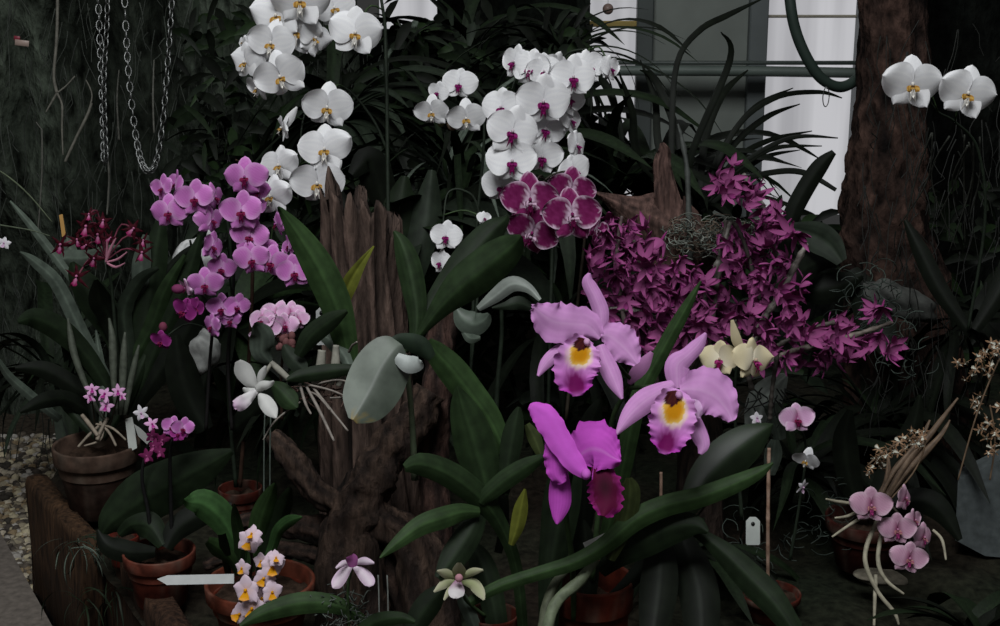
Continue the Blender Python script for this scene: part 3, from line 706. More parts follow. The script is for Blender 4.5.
mb = MB(); ribbon(mb, [(284, 128, 3), (290, 118, 4.5), (297, 107, 1)], 2.6, 2.58, WHT, nv=7); mb.build('bud_petal', M['petal'], r)
for sp, c in (([(352, 175, 5), (368, 160, 14), (378, 182, 17), (385, 210, 8)], 'black'), ([(385, 330, 8), (396, 240, 15), (400, 205, 17), (405, 176, 4)], 'dark'), ([(395, 330, 8), (422, 240, 15), (428, 205, 14), (432, 170, 4)], 'blue'), ([(380, 330, 6), (362, 280, 12), (350, 230, 12), (340, 190, 3)], 'black')):
    leaf(r, sp, 2.85, 2.9, c)
# ================================================================ white moth orchid with purple hearts (upper centre)
random.seed(43)
r = plant('moth_orchid', 'moth orchid with a dense fall of white purple-hearted blooms at the upper centre', 'orchid', 560, 330, 2.65)
stem(r, [(548, 420, 2), (552, 260, 2), (556, 150, 1.8), (560, 80, 1.6), (566, 55, 1.3), (590, 50, 1.1), (612, 62, .8)], 2.72, 2.62, DS, nu=50)
stem(r, [(550, 240, 1.6), (556, 120, 1.5), (545, 68, 1.3), (525, 64, 1.2), (512, 90, 1), (508, 140, 1), (506, 190, .8)], 2.72, 2.62, DS, nu=40)
S3 = [(560, 80, 2.66), (566, 55, 2.64), (590, 50, 2.63), (545, 68, 2.64), (525, 64, 2.64), (512, 90, 2.63), (508, 140, 2.63), (556, 130, 2.68), (553, 170, 2.68)]
spray(r, 'white_purple', [(515, 62, 19, -45, 5, 15, .02), (531, 68, 22, -25, 10, 10, 0), (544, 71, 19, 0, 18, -5, -.01), (555, 66, 16, 30, 25, 10, .01), (573, 77, 24, 6, 12, 0, -.03), (588, 67, 20, 28, 5, -10, .0), (610, 68, 15, 52, 5, 0, .0),
    (502, 107, 22, -22, 12, 0, 0), (543, 101, 29, 4, 22, 0, -.03), (512, 131, 28, 8, 15, 12, -.05), (545, 129, 22, 10, 10, 10, -.0), (533, 116, 20, 30, 30, 0, .01), (569, 98, 20, 40, 5, 15, .02), (570, 120, 17, 55, 0, 0, .03),
    (576, 145, 17, 48, 0, 0, .01), (512, 161, 26, 0, 10, 0, -.04), (502, 186, 21, -8, 20, 8, 0), (542, 156, 22, 4, 24, 5, 0), (535, 142, 18, -40, 20, 0, .03), (574, 171, 19, 24, 10, -20, -.0), (560, 182, 15, -50, 10, 0, .02)], 2.56, S3, GS)
r = plant('moth_orchid', 'small moth orchid bearing four white blooms left of the dense white cluster', 'orchid', 446, 300, 2.8)
stem(r, [(470, 400, 1.8), (476, 240, 1.7), (484, 140, 1.5), (480, 102, 1.3), (462, 96, 1.2), (446, 96, 1), (438, 100, .8)], 2.8, 2.7, DS, nu=44)
S4 = [(480, 102, 2.73), (462, 96, 2.72), (446, 96, 2.7), (438, 100, 2.7)]
spray(r, 'white_purple', [(459, 84, 18, -4, 10, 8, 0), (438, 92, 12, -30, 20, 20, .0)], 2.68, S4, GS)
spray(r, 'white_yellow', [(432, 112, 18, -14, 26, 0, -.01), (466, 118, 20, 2, 22, -4, -.01)], 2.68, S4, GS)
mb = MB(); blob(mb, P(452, 124, 2.68), .011, lin((150, 130, 110)), (1, 1, 1.2)); mb.build('bud', M['petal'], r)
mb = MB(); blob(mb, P(441, 122, 2.68), .008, lin((130, 130, 90)), (1, 1, 1.3)); mb.build('bud', M['petal'], r)
r = plant('moth_orchid', 'little moth orchid with two white purple-hearted blooms right behind the large paired leaves', 'orchid', 470, 330, 2.5)
stem(r, [(468, 400, 1.6), (480, 260, 1.5), (477, 205, 1.3), (462, 190, 1.2), (448, 193, 1), (444, 215, 1), (441, 250, .8)], 2.55, 2.5, DS, nu=36)
spray(r, 'white_purple', [(446, 236, 17, -6, 8, 5, 0), (441, 262, 14, -40, 10, 10, .01), (484, 218, 8, 30, 0, 0, .02)], 2.46, [(444, 215, 2.5), (441, 250, 2.5)], GS)
# harlequin orchid
random.seed(45)
r = plant('moth_orchid', 'moth orchid with purple blotched, white-rimmed blooms below the white cluster', 'orchid', 560, 340, 2.45)
stem(r, [(566, 420, 2), (578, 300, 1.8), (585, 230, 1.5), (582, 190, 1.3), (568, 172, 1.2), (545, 180, 1), (535, 205, 1)], 2.5, 2.45, BS, nu=40)
spray(r, 'harlequin', [(530, 200, 30, 2, 8, 0, -.02), (532, 232, 28, -4, 26, 20, 0), (572, 215, 30, 4, 6, -5, -.03), (571, 190, 25, 6, 14, 8, .01), (597, 228, 14, 50, 10, 20, .02)], 2.36, [(568, 172, 2.46), (545, 180, 2.45), (582, 190, 2.47)], BS)
# right pair of white blooms
r = plant('moth_orchid', 'moth orchid with a pair of white blooms in front of the dark bark trunk', 'orchid', 940, 160, 2.4)
stem(r, [(968, 330, 1.6), (985, 220, 1.6), (978, 150, 1.5), (955, 122, 1.3), (938, 112, 1.2), (926, 96, 1)], 2.6, 2.4, DS, nu=36)
spray(r, 'white_yellow', [(912, 84, 31, -6, 18, 0, -.0), (967, 93, 30, -4, 16, 12, -.01)], 2.3, [(938, 112, 2.42), (955, 122, 2.43)], GS, )
for _ in range(9):
    x = rnd(930, 1000); tubes(r, 'hanging_root', [[(x, rnd(120, 160), 1), (x-rnd(-5, 22), 180, .9), (x-rnd(-10, 50), rnd(210, 260), .5)]], 2.6, 2.75, lin((52, 54, 48)), ns=4, nu=10)
leaf(r, [(968, 330, 5), (940, 290, 9), (920, 250, 8), (905, 220, 2)], 2.65, 2.7, 'black'); leaf(r, [(975, 330, 5), (1000, 290, 10), (1015, 250, 9), (1030, 230, 2)], 2.65, 2.7, 'black')

# ================================================================ pink moth orchids (left)
random.seed(47)
r = plant('moth_orchid', 'moth orchid in terracotta pot with two hanging sprays of pink purple-veined blooms', 'orchid', 240, 487, 2.78)
pot(r, 240, 487, 2.78, 44, (110, 48, 36))
stem(r, [(240, 487, 2.2), (246, 400, 2), (252, 300, 1.9), (252, 200, 1.7), (246, 168, 1.4), (236, 160, 1)], 2.78, 2.55, lin((62, 44, 34)), nu=40)
stem(r, [(236, 487, 2.2), (228, 380, 2), (232, 290, 1.8), (226, 215, 1.5), (205, 185, 1.3), (180, 182, 1.1), (165, 192, .9)], 2.78, 2.58, DS, nu=40)
S5 = [(252, 300, 2.62), (252, 240, 2.58), (252, 200, 2.57), (246, 168, 2.56), (270, 250, 2.57)]
spray(r, 'pink', [(245, 177, 22, -2, 6, 0, -.02), (256, 190, 16, 35, 10, 10, .01), (242, 211, 22, -4, 8, 0, -.02), (254, 207, 15, 40, 0, 0, .01), (250, 236, 20, 4, 10, 12, -.01), (252, 259, 19, 0, 14, -10, 0), (263, 250, 16, 20, 10, 0, .02),
    (271, 262, 19, 6, 12, 12, -.01), (294, 272, 19, 10, 12, -8, -.01), (277, 224, 14, -65, 10, -20, .02), (289, 246, 13, -62, 10, -30, .02), (258, 262, 14, -20, 10, 0, .02)], 2.5, S5, GS)
S6 = [(226, 215, 2.6), (205, 185, 2.59), (180, 182, 2.58), (165, 192, 2.58)]
spray(r, 'pink', [(163, 188, 15, -34, 6, 0, .0), (176, 184, 15, -62, 0, 5, .02), (169, 212, 20, -3, 6, -2, -.02), (195, 198, 20, 0, 8, 0, -.01), (211, 220, 17, 55, 0, 0, .0), (214, 197, 16, 66, 0, 0, .02), (212, 246, 16, 52, 6, 10, .0), (181, 205, 14, 25, 0, 0, .02)], 2.52, S6, GS)
r = plant('moth_orchid', 'low moth orchid with pink blooms and dark buds facing left behind the small dark stems', 'orchid', 214, 420, 2.7)
stem(r, [(206, 430, 1.8), (210, 360, 1.7), (212, 330, 1.6), (208, 302, 1.3), (196, 292, 1.1)], 2.7, 2.6, lin((28, 26, 26)), nu=30)
stem(r, [(232, 430, 1.8), (228, 360, 1.7), (233, 300, 1.6), (234, 262, 1.2)], 2.7, 2.62, lin((28, 26, 26)), nu=30)
S7 = [(212, 330, 2.62), (208, 302, 2.6), (196, 292, 2.6), (228, 360, 2.64), (233, 300, 2.62)]
spray(r, 'pink', [(205, 284, 18, 6, 12, 0, -.01), (221, 268, 16, 20, 20, 5, .0), (222, 308, 16, -10, 10, 0, .03), (237, 306, 14, 15, 10, 10, .03), (212, 326, 14, -40, 10, 0, .03), (230, 320, 12, 0, 20, 0, .03)], 2.55, S7, DS)
spray(r, 'pale_pink', [(186, 288, 11, -55, 20, 20, -.0)], 2.55, S7, DS)
spray(r, 'deep_pink', [(184, 311, 15, -20, 20, 30, -.01), (195, 308, 12, 50, 10, 20, 0), (161, 341, 12, -10, 25, 10, 0)], 2.53, S7, DS)
mb = MB(); blob(mb, P(163, 327, 2.53), .008, lin((120, 60, 80)), (1, 1, 1.2)); mb.build('bud', M['petal'], r)
mb = MB(); blob(mb, P(178, 289, 2.54), .009, lin((130, 60, 100)), (1.4, 1, 1)); mb.build('bud', M['petal'], r)
leaf(r, [(206, 430, 8), (190, 400, 16), (180, 365, 15), (176, 335, 3)], 2.72, 2.7, 'black'); leaf(r, [(232, 430, 8), (262, 405, 14), (290, 398, 12), (312, 402, 3)], 2.72, 2.6, 'black')
# pale pink mottled cluster
r = plant('moth_orchid', 'compact orchid with a crowded head of pale pink and white mottled blooms', 'orchid', 280, 400, 2.45)
stem(r, [(282, 420, 1.6), (281, 380, 1.5), (284, 350, 1.4), (292, 330, 1.2)], 2.48, 2.4, lin((60, 44, 36)), nu=20)
spray(r, 'pale_pink', [(262, 321, 16, -20, -15, 0, 0), (277, 315, 17, 0, -20, 10, .0), (291, 314, 15, 15, -20, 0, .01), (298, 320, 12, 30, 0, 0, 0), (269, 327, 14, -10, 10, 20, -.02), (285, 325, 14, 5, 10, 0, -.02), (256, 336, 8, -40, 30, 0, 0)], 2.38, [(284, 350, 2.42), (292, 330, 2.4)], lin((90, 60, 60)))
for k in range(9): mb = MB(); blob(mb, P(285+rnd(-10, 12), 341+rnd(-6, 7), 2.37), rnd(.004, .007), lin((120, 80, 80)), (1, 1, 1.3)); mb.build('bud', M['petal'], r)

# ================================================================ pale epiphyte on wood, white bloom, bare roots
random.seed(50)
r = plant('epiphyte_orchid', 'grey-leaved orchid with one white narrow-petalled bloom and bare dangling roots', 'orchid', 310, 385, 2.1)
leaf(r, [(270, 362, 4), (262, 352, 11), (262, 336, 12), (257, 326, 5), (255, 323, 1)], 2.1, 2.05, 'grey', nv=11, fold=-.1)
leaf(r, [(271, 383, 3), (279, 389, 9), (289, 400, 10), (297, 408, 1.5)], 2.08, 2.05, 'mid', nv=11)
leaf(r, [(287, 380, 2), (300, 376, 6.5), (325, 372, 8), (350, 369, 5), (360, 368, 1)], 2.06, 2.08, 'dark', nv=11)
leaf(r, [(298, 356, 5), (310, 337, 10), (330, 321, 9), (347, 311, 2)], 2.1, 2.08, 'dark', nv=11)
leaf(r, [(322, 334, 6), (334, 343, 8), (345, 357, 6), (353, 375, 3)], 2.14, 2.1, 'grey', nv=9)
leaf(r, [(284, 345, 3), (290, 355, 9), (300, 366, 8), (306, 372, 2)], 2.13, 2.1, 'blue', nv=9)
tubes(r, 'pseudobulb', [[(271, 362, 2.4), (279, 370, 3.5), (290, 380, 3)], [(272, 363, 2), (262, 378, 2.2), (257, 388, 1.6)], [(322, 350, 4), (320, 370, 5), (315, 385, 4)], [(336, 345, 3), (335, 368, 5), (330, 384, 4)], [(344, 366, 3), (342, 376, 4), (338, 386, 3)]], 2.09, 2.09, lin((150, 148, 136)), ns=8, nu=14)

mb = MB()
for sp in ([(300, 384, 1.6), (305, 402, 1.6), (311, 414, 1)], [(306, 386, 1.6), (320, 412, 1.7), (334, 441, 1.3)], [(312, 386, 1.4), (326, 404, 1.5), (348, 431, 1)], [(300, 402, 1), (276, 420, 1), (263, 440, .7)], [(305, 384, 1.2), (330, 390, 1.2), (350, 398, .8)],
           [(316, 384, 1), (340, 380, 1), (362, 388, .6)], [(310, 392, 1), (318, 396, 1), (330, 410, .8)], [(350, 385, 1), (345, 396, 1), (330, 398, .8)], [(349, 352, 1.4), (352, 346, 1.3), (357, 342, 1)]):
    ptube(mb, sp, 2.08, 2.04, lin((140, 132, 124)), ns=6, nu=16, bumpy=.2)
for k in range(26):
    x, y = rnd(296, 360), rnd(380, 400); ptube(mb, [(x, y, .9), (x+rnd(-12, 12), y+rnd(-6, 8), .9), (x+rnd(-20, 20), y+rnd(-6, 14), .6)], 2.12, 2.09, lin((92, 70, 62)), ns=5, nu=8)
mb.build('bare_roots', M['stem'], r)
mb = MB(); wc = lambda u, v: mixc(lin((212, 212, 208)), lin((170, 172, 168)), abs(v)*.4)
ribbon(mb, [(257, 388, 2), (251, 382, 7), (243, 370, 9), (238, 361, 3)], 2.02, 2.0, wc, nv=11); ribbon(mb, [(259, 394, 2), (264, 400, 7), (271, 410, 7), (276, 418, 1)], 2.02, 2.0, wc, nv=11)
ribbon(mb, [(256, 391, 3), (262, 386, 5), (270, 384, 3), (274, 381, 1)], 2.02, 2.0, wc, nv=9); ribbon(mb, [(255, 390, 2), (248, 391, 3.5), (243, 388, 1)], 2.01, 2.0, wc, nv=9)
ribbon(mb, [(258, 385, 2), (262, 374, 4), (266, 366, 1)], 2.03, 2.02, wc, nv=9)
f = mb.build('flower', M['petal'], r)
mb = MB(); ribbon(mb, [(256, 391, 3), (248, 398, 6), (240, 404, 7), (234, 407, 3)], 2.0, 1.97, lambda u, v: mixc(lin((215, 212, 212)), lin((190, 150, 185)), u*1.3-.4), nv=11, ruffle=.25, rk=4); mb.build('lip', M['petal'], f)
# plant label stakes
def label_stake(label, pts, d, col=(205, 208, 206), hole=None, th=.0015):
    t = thing('plant_label', label, 'plant label', P(pts[0][0], pts[0][1], d)); mb = MB(); v = [P(x, y, d) for x, y in pts]; n = len(v)
    mb.v = v+[p+FW*th for p in v]; mb.c = [lin(col)]*(2*n); mb.f = [tuple(range(n)), tuple(range(n, 2*n))[::-1]]+[(i, n+i, n+(i+1) % n, (i+1) % n) for i in range(n)]
    mb.build('plate', M['plastic'], t, smooth=False)
    if hole:
        mb = MB(); pts = [P(hole[0]+hole[2]*math.cos(a*PI/8), hole[1]+hole[2]*1.1*math.sin(a*PI/8), d-.0006) for a in range(16)]; pts += [p+FW*.0008 for p in pts]
        mb.v = pts; mb.c = [lin((14, 16, 14))]*32; mb.cap(0, 16); mb.cap(16, 16, True)
        for i in range(16): mb.f.append((i, 16+i, 16+(i+1) % 16, (i+1) % 16))
        mb.build('hole', M['plastic'], t)
    return t
def rr(x0, y0, x1, y1, c): return [(x0+c, y0), (x1-c, y0), (x1, y0+c), (x1, y1-c*.3), (x1-c*.3, y1), (x0+c*.3, y1), (x0, y1-c*.3), (x0, y0+c)]
label_stake('white plant tag with a hole behind the dark leaf by the wooden stump', rr(316, 307, 327, 345, 4), 2.2, hole=(321.5, 313, 2.2))
label_stake('white plant tag with a hole standing right of the bamboo cane', rr(746, 517, 760, 545, 4), 2.35, (190, 196, 190), hole=(753, 524, 2))
label_stake('long white pointed label lying across the rim of the small yellow-lipped orchid pot', [(157, 579), (167, 575.5), (234, 574), (234, 583.5), (167, 585)], 2.2)
label_stake('small grey label lying beside the terracotta pot below the dark magenta lip', [(583, 543), (612, 530), (615, 537), (586, 551)], 2.04, (150, 150, 146))
label_stake('folded white label standing in the old brown pot', [(125, 419), (132, 417), (135, 430), (137, 448), (129, 452)], 2.82, (185, 188, 182))
label_stake('slanting white label tucked beside the folded label in the brown pot', [(134, 424), (140, 428), (155, 442), (150, 447), (138, 436)], 2.8, (150, 152, 148))
label_stake('small tan wooden marker stick behind the dark red spider orchids', [(59, 215), (62.5, 214), (66, 236), (62, 237)], 2.95, (170, 130, 70))

# ================================================================ big central cattleya plant and leaves
random.seed(53)
r = plant('cattleya_orchid', 'leafy orchid with long upright green leaves standing in front of the wooden stump', 'orchid', 420, 470, 2.1)
leaf(r, [(415, 345, 5), (417, 315, 9), (414, 290, 12), (408, 262, 12), (401, 242, 8), (394, 231, 1.5)], 2.12, 2.14, 'mid', nv=11, fold=-.25)
leaf(r, [(412, 345, 5), (425, 315, 7), (447, 288, 14), (470, 258, 17), (492, 232, 14), (505, 219, 6), (507, 214, 1)], 2.12, 2.2, 'dark', nv=11, fold=-.3)
leaf(r, [(405, 352, 3), (420, 334, 4), (440, 308, 11), (462, 286, 19), (490, 264, 20), (511, 247, 14), (521, 236, 2)], 2.08, 2.02, 'mid', nv=13, fold=-.3, m='leaf')
leaf(r, [(355, 400, 5), (350, 365, 9), (344, 335, 13), (335, 302, 16), (318, 266, 16), (298, 234, 11), (283, 213, 4), (278, 207, 1)], 2.14, 2.06, 'green', nv=13, fold=-.2)
leaf(r, [(343, 312, 3), (345, 296, 7), (351, 281, 8), (361, 264, 5), (374, 246, .8)], 2.16, 2.12, 'yel', nv=9, fold=.6)
leaf(r, [(428, 341, 4), (436, 352, 11), (452, 370, 15), (470, 393, 15), (490, 420, 13), (505, 452, 8)], 2.02, 2.06, 'green', nv=13)
leaf(r, [(490, 515, 7), (485, 482, 15), (478, 455, 21), (470, 428, 19), (462, 404, 12), (457, 386, 1.5)], 2.02, 2.0, 'mid', nv=13)
leaf(r, [(505, 495, 4), (508, 465, 9), (512, 440, 11), (516, 420, 8), (519, 407, 2)], 2.0, 2.0, 'dark', nv=9)
leaf(r, [(545, 462, 3), (540, 452, 5), (534, 437, 7), (527, 424, 3)], 2.02, 2.02, 'olive', nv=9)
leaf(r, [(524, 640, 5), (517, 572, 6), (506, 537, 7), (491, 510, 10), (470, 489, 13), (445, 472, 13), (420, 464, 11), (405, 468, 4)], 2.06, 1.94, 'mid', nv=13, fold=-.2)
leaf(r, [(480, 503, 5), (487, 495, 8), (505, 480, 10), (525, 467, 9), (545, 456, 3)], 2.0, 1.98, 'mid', nv=11)
leaf(r, [(480, 512, 5), (462, 512, 9), (445, 517, 11), (420, 526, 10), (396, 544, 6), (380, 558, 1)], 2.0, 1.92, 'green', nv=11)
leaf(r, [(482, 505, 7), (470, 532, 13), (453, 558, 13), (438, 578, 4)], 2.02, 1.96, 'dark', nv=11)
leaf(r, [(511, 545, 3), (517, 527, 7), (521, 508, 7), (525, 489, 1.2)], 2.0, 1.98, 'yel', nv=9)
leaf(r, [(548, 640, 9), (551, 570, 13), (557, 535, 17), (562, 500, 19), (567, 470, 15), (575, 445, 3)], 2.06, 2.08, 'dark', nv=11)
leaf(r, [(500, 640, 10), (490, 590, 13), (480, 560, 12), (470, 540, 3)], 2.05, 2.08, 'dark', nv=11)
leaf(r, [(498, 553, 4), (504, 520, 5), (500, 480, 7), (497, 440, 5), (492, 410, 1)], 2.1, 2.1, 'black', nv=9)
r = plant('grey_leaf_plant', 'broad silvery grey-green folded leaf with a yellow damaged tip beside the stump', 'leaf', 395, 400, 1.95)
mb = MB()
def gcolf(u, v):
    c = mixc(lin((88, 98, 86)), lin((124, 132, 122)), .5+v*.5); n = noise.noise(Vector((u*8, v*4, 1)))
    c = mixc(c, lin((165, 140, 70)), (u-.84)*5+n*.8-.1) if u > .8 and v < .5 else c
    return tuple(x*.75 for x in c) if abs(v) < .06 else c
ribbon(mb, [(402, 345, 13), (394, 352, 24), (382, 370, 29), (372, 390, 28), (362, 407, 21), (353, 420, 5)], 1.93, 1.88, gcolf, nu=26, nv=15, fold=-.45, camber=0)
mb.build('leaf', M['gloss'], r)
mb = MB(); ribbon(mb, [(396, 357, 5), (408, 364, 9), (418, 364, 7), (422, 362, 2)], 1.92, 1.9, lin((185, 192, 188)), nv=9); mb.build('leaf', M['gloss'], r)  # pale piece puts the gloss spot on the fold into the colour
mb = MB(); ribbon(mb, [(390, 342, 3), (402, 340, 7), (420, 346, 10), (432, 358, 5)], 1.95, 1.97, lin((42, 56, 42)), nv=9); mb.build('leaf', M['leaf'], r)
stem(r, [(402, 350, 3), (408, 380, 3), (412, 420, 3), (415, 480, 4)], 1.96, 2.0, lin((70, 80, 60)), 'stem', nu=14)
# glossy pale arching leaves behind
r = plant('glossy_leaf_plant', 'glossy pale arching leaf catching light right of the paired dark leaves', 'leaf', 500, 330, 2.45)
for sp, c in (([(478, 309, 3), (495, 296, 7), (512, 284, 8), (528, 288, 5), (540, 300, 2)], 'pale'), ([(535, 310, 3), (520, 303, 7), (505, 306, 4), (492, 308, 1)], 'blue'), ([(456, 308, 3), (463, 318, 11), (474, 324, 12), (484, 320, 8), (489, 314, 2)], 'grey'), ([(462, 330, 2), (470, 338, 5), (480, 338, 2)], 'grey')):
    leaf(r, sp, 2.45, 2.42, c, m='gloss')
stem(r, [(500, 296, 2), (502, 330, 2.2), (498, 380, 2.5), (495, 430, 3)], 2.46, 2.5, DS, 'stem', nu=12)

# ---------------- cattleya blooms
LAV = lin((214, 158, 212)); LA2 = lin((192, 126, 192)); LA3 = lin((222, 174, 220))
def pc(a, b, k=18, rib=None):
    def f(u, v):
        s = .5+.5*math.sin(v*k+math.sin(u*5)); c = mixc(a, b, .3*s+.5*abs(v)**2*.6)
        return mixc(c, rib, (.07-abs(v))*9) if rib else c
    return f
def cat_flower(root, petals, lip, d, cols, lipc, col_px, extra=()):
    mb = MB()
    for sp, off, kw in petals: ribbon(mb, sp, d+off, d+off+kw.pop('dz', 0), kw.pop('col', cols), nu=kw.pop('nu', 34), nv=kw.pop('nv', 19), thick=.0012, **kw)
    f = mb.build('flower', M['petal'], root)
    mb = MB()
    for sp, off, kw in lip: ribbon(mb, sp, d+off, d+off+kw.pop('dz', 0), kw.pop('col', lipc), nu=kw.pop('nu', 40), nv=kw.pop('nv', 25), thick=.001, **kw)
    mb.build('lip', M['petal'], f)
    mb = MB(); x, y, rd, c = col_px; c0 = P(x, y, d-.035); blob(mb, c0, rd*d/FPX, lin(c), (1, 1.6, 1.1), 10, 12); mb.build('column', M['petal'], f)
    return f
def lipcol(u, v):
    n = .12*noise.noise(Vector((u*12, v*9, 2)))
    c = mixc(lin((222, 160, 222)), lin((180, 60, 175)), (u-.35)*2)
    dd = math.hypot((u-.31)/.17, v/.5)+n*1.6
    c = mixc(lin((235, 215, 190)), c, (dd-1)*2.2) if dd > 1 else mixc(lin((205, 140, 10)), lin((228, 190, 90)), (dd-.6)*2.4)
    if u > .48: c = mixc(c, lin((112, 14, 88)), (1-abs(v)/.7)*(u-.48)*8+n*2)
    if u > .86: c = mixc(c, lin((200, 110, 200)), (u-.86)*5)
    if math.hypot((u-.17)/.12, (v-.25)/.42)+n < 1: c = mixc(lin((56, 10, 26)), lin((120, 60, 20)), .15+n*3)
    return c
random.seed(55)
r = plant('cattleya_orchid', 'terracotta potted cattleya with two large lavender blooms with yellow-throated frilly lips', 'orchid', 592, 575, 2.12)
pot(r, 592, 577, 2.12, 84, (140, 62, 44), h=.2)
T = pc(LAV, LA2, rib=LA3)
cat_flower(r, [([(602, 330, 5), (601, 312, 8), (595, 296, 7.5), (588, 282, 6.2), (589.5, 273, 1.5)], .012, dict(camber=.4, dz=.0)),
    ([(600, 338, 5), (588, 326, 16), (572, 324, 19), (555, 322, 21), (543, 315, 15), (535, 308, 6), (532, 307, 2)], 0, dict(ruffle=.14, rk=7, scal=.06, camber=.1, dz=-.02)),
    ([(601, 336, 5), (609, 336, 15), (619, 343, 20), (629, 353, 14), (637, 364, 4)], -.002, dict(ruffle=.14, rk=7, scal=.06, camber=.15, dz=-.01)),
    ([(600, 345, 5), (606, 362, 9), (614, 380, 8.5), (622, 399, 1.5)], -.012, dict(camber=.4, dz=-.02)),
    ([(588, 345, 4), (572, 346, 6), (558, 352, 7), (546, 363, 6), (538, 376, 1.5)], .008, dict(camber=.3, dz=-.02))],
    [([(589, 340, 6), (585, 345, 15), (580, 355, 21), (576, 367, 23), (575, 379, 20), (577, 389, 15), (578, 396, 5)], -.03, dict(ruffle=.15, rk=8, scal=.06, camber=-.35, dz=-.02, nu=46, nv=31))],
    2.0, T, lipcol, (587, 342, 3.4, (215, 170, 205)))
cat_flower(r, [([(678, 388, 8), (677, 374, 12), (678, 364, 12), (687, 356, 8.5), (698, 345, 7), (706, 333, 1.5)], .012, dict(camber=.3)),
    ([(674, 384, 5), (660, 392, 10), (645, 401, 12), (630, 415, 9), (616, 435, 1.2)], .004, dict(camber=.35, dz=-.03)),
    ([(680, 390, 6), (690, 389, 18), (704, 391, 25), (717, 398, 22), (727, 410, 13), (732, 421, 4)], .004, dict(ruffle=.14, rk=7, scal=.05, camber=.15, dz=-.02)),
    ([(685, 402, 6), (692, 418, 8), (699, 434, 8.5), (703, 445, 6.5), (700, 454, 2)], -.004, dict(camber=.3, dz=-.02))],
    [([(680, 390, 7), (677, 398, 17), (674, 411, 22), (671, 426, 23), (668, 438, 19), (665, 448, 14), (663, 454, 4)], -.03, dict(ruffle=.15, rk=8, scal=.06, camber=-.35, dz=-.02, nu=46, nv=31)),
     ([(687, 402, 4), (694, 407, 8), (698, 412, 5), (698, 418, 2)], -.03, dict(ruffle=.2, rk=4, col=lin((222, 180, 222)), nu=16, nv=9))],
    1.95, T, lipcol, (679, 395, 3.6, (200, 150, 195)))
stem(r, [(592, 580, 3), (600, 500, 3), (612, 420, 2.6), (630, 385, 2.2), (624, 372, 2), (604, 350, 2)], 2.1, 2.03, GS, nu=34)
stem(r, [(630, 388, 2.2), (645, 387, 2.2), (662, 386, 2.4), (676, 392, 2.4)], 2.05, 1.99, GS, nu=20)
mb = MB(); ribbon(mb, [(629, 384, 2), (634, 376, 6), (643, 365, 7), (652, 352, 2)], 2.05, 2.05, mixc(LAV, MA2, .5), nv=9); mb.build('bud', M['petal'], r)
leaf(r, [(600, 560, 6), (620, 480, 9), (638, 400, 9), (660, 355, 8), (682, 315, 6.5), (701, 281, 1)], 2.2, 2.15, 'green', nv=11, fold=-.2)
leaf(r, [(575, 575, 6), (585, 500, 12), (590, 430, 12), (600, 400, 3)], 2.16, 2.14, 'black', nv=11)
leaf(r, [(610, 560, 5), (622, 530, 10), (628, 510, 10.5), (630, 490, 10), (629, 478, 3)], 2.0, 1.98, 'olive', nv=11)
leaf(r, [(470, 602, 5), (500, 586, 6.5), (540, 573, 7), (575, 562, 8), (605, 545, 9), (635, 520, 11), (665, 506, 11), (700, 497, 10.5), (732, 485, 9.5), (758, 473, 6.5), (773, 463, 1.2)], 1.98, 2.0, 'green', nv=13, nu=40, fold=-.2)
leaf(r, [(685, 515, 7), (702, 485, 17), (725, 460, 22), (750, 440, 18), (767, 428, 7), (773, 424, 1)], 2.08, 2.12, 'dark', nv=13, fold=-.15, m='gloss')
leaf(r, [(600, 572, 7), (618, 556, 12), (643, 541, 17), (670, 528, 17), (694, 525, 11), (708, 532, 2)], 2.03, 2.0, 'dark', nv=13)
leaf(r, [(690, 528, 5), (706, 538, 7), (728, 556, 12), (752, 580, 15), (775, 604, 14), (800, 640, 8)], 2.04, 1.95, 'dark', nv=13, fold=-.25)
leaf(r, [(655, 525, 8), (660, 560, 17), (658, 595, 19), (652, 640, 12)], 2.08, 1.98, 'black', nv=13)
leaf(r, [(680, 530, 8), (692, 565, 18), (700, 600, 20), (702, 650, 14)], 2.1, 2.0, 'black', nv=13)
leaf(r, [(560, 600, 5), (600, 605, 5), (640, 570, 8), (650, 540, 3)], 2.1, 2.1, 'black', nv=9)
mb = MB(); ptube(mb, [(596, 560, 4), (580, 580, 6), (555, 605, 6), (545, 640, 6)], 2.02, 1.97, lin((110, 120, 95)), ns=10, nu=20, bumpy=.3); ptube(mb, [(575, 560, 4), (552, 590, 5), (540, 640, 6)], 2.03, 2.0, lin((95, 100, 80)), ns=10, nu=20, bumpy=.3); mb.build('pseudobulb', M['stem'], r)
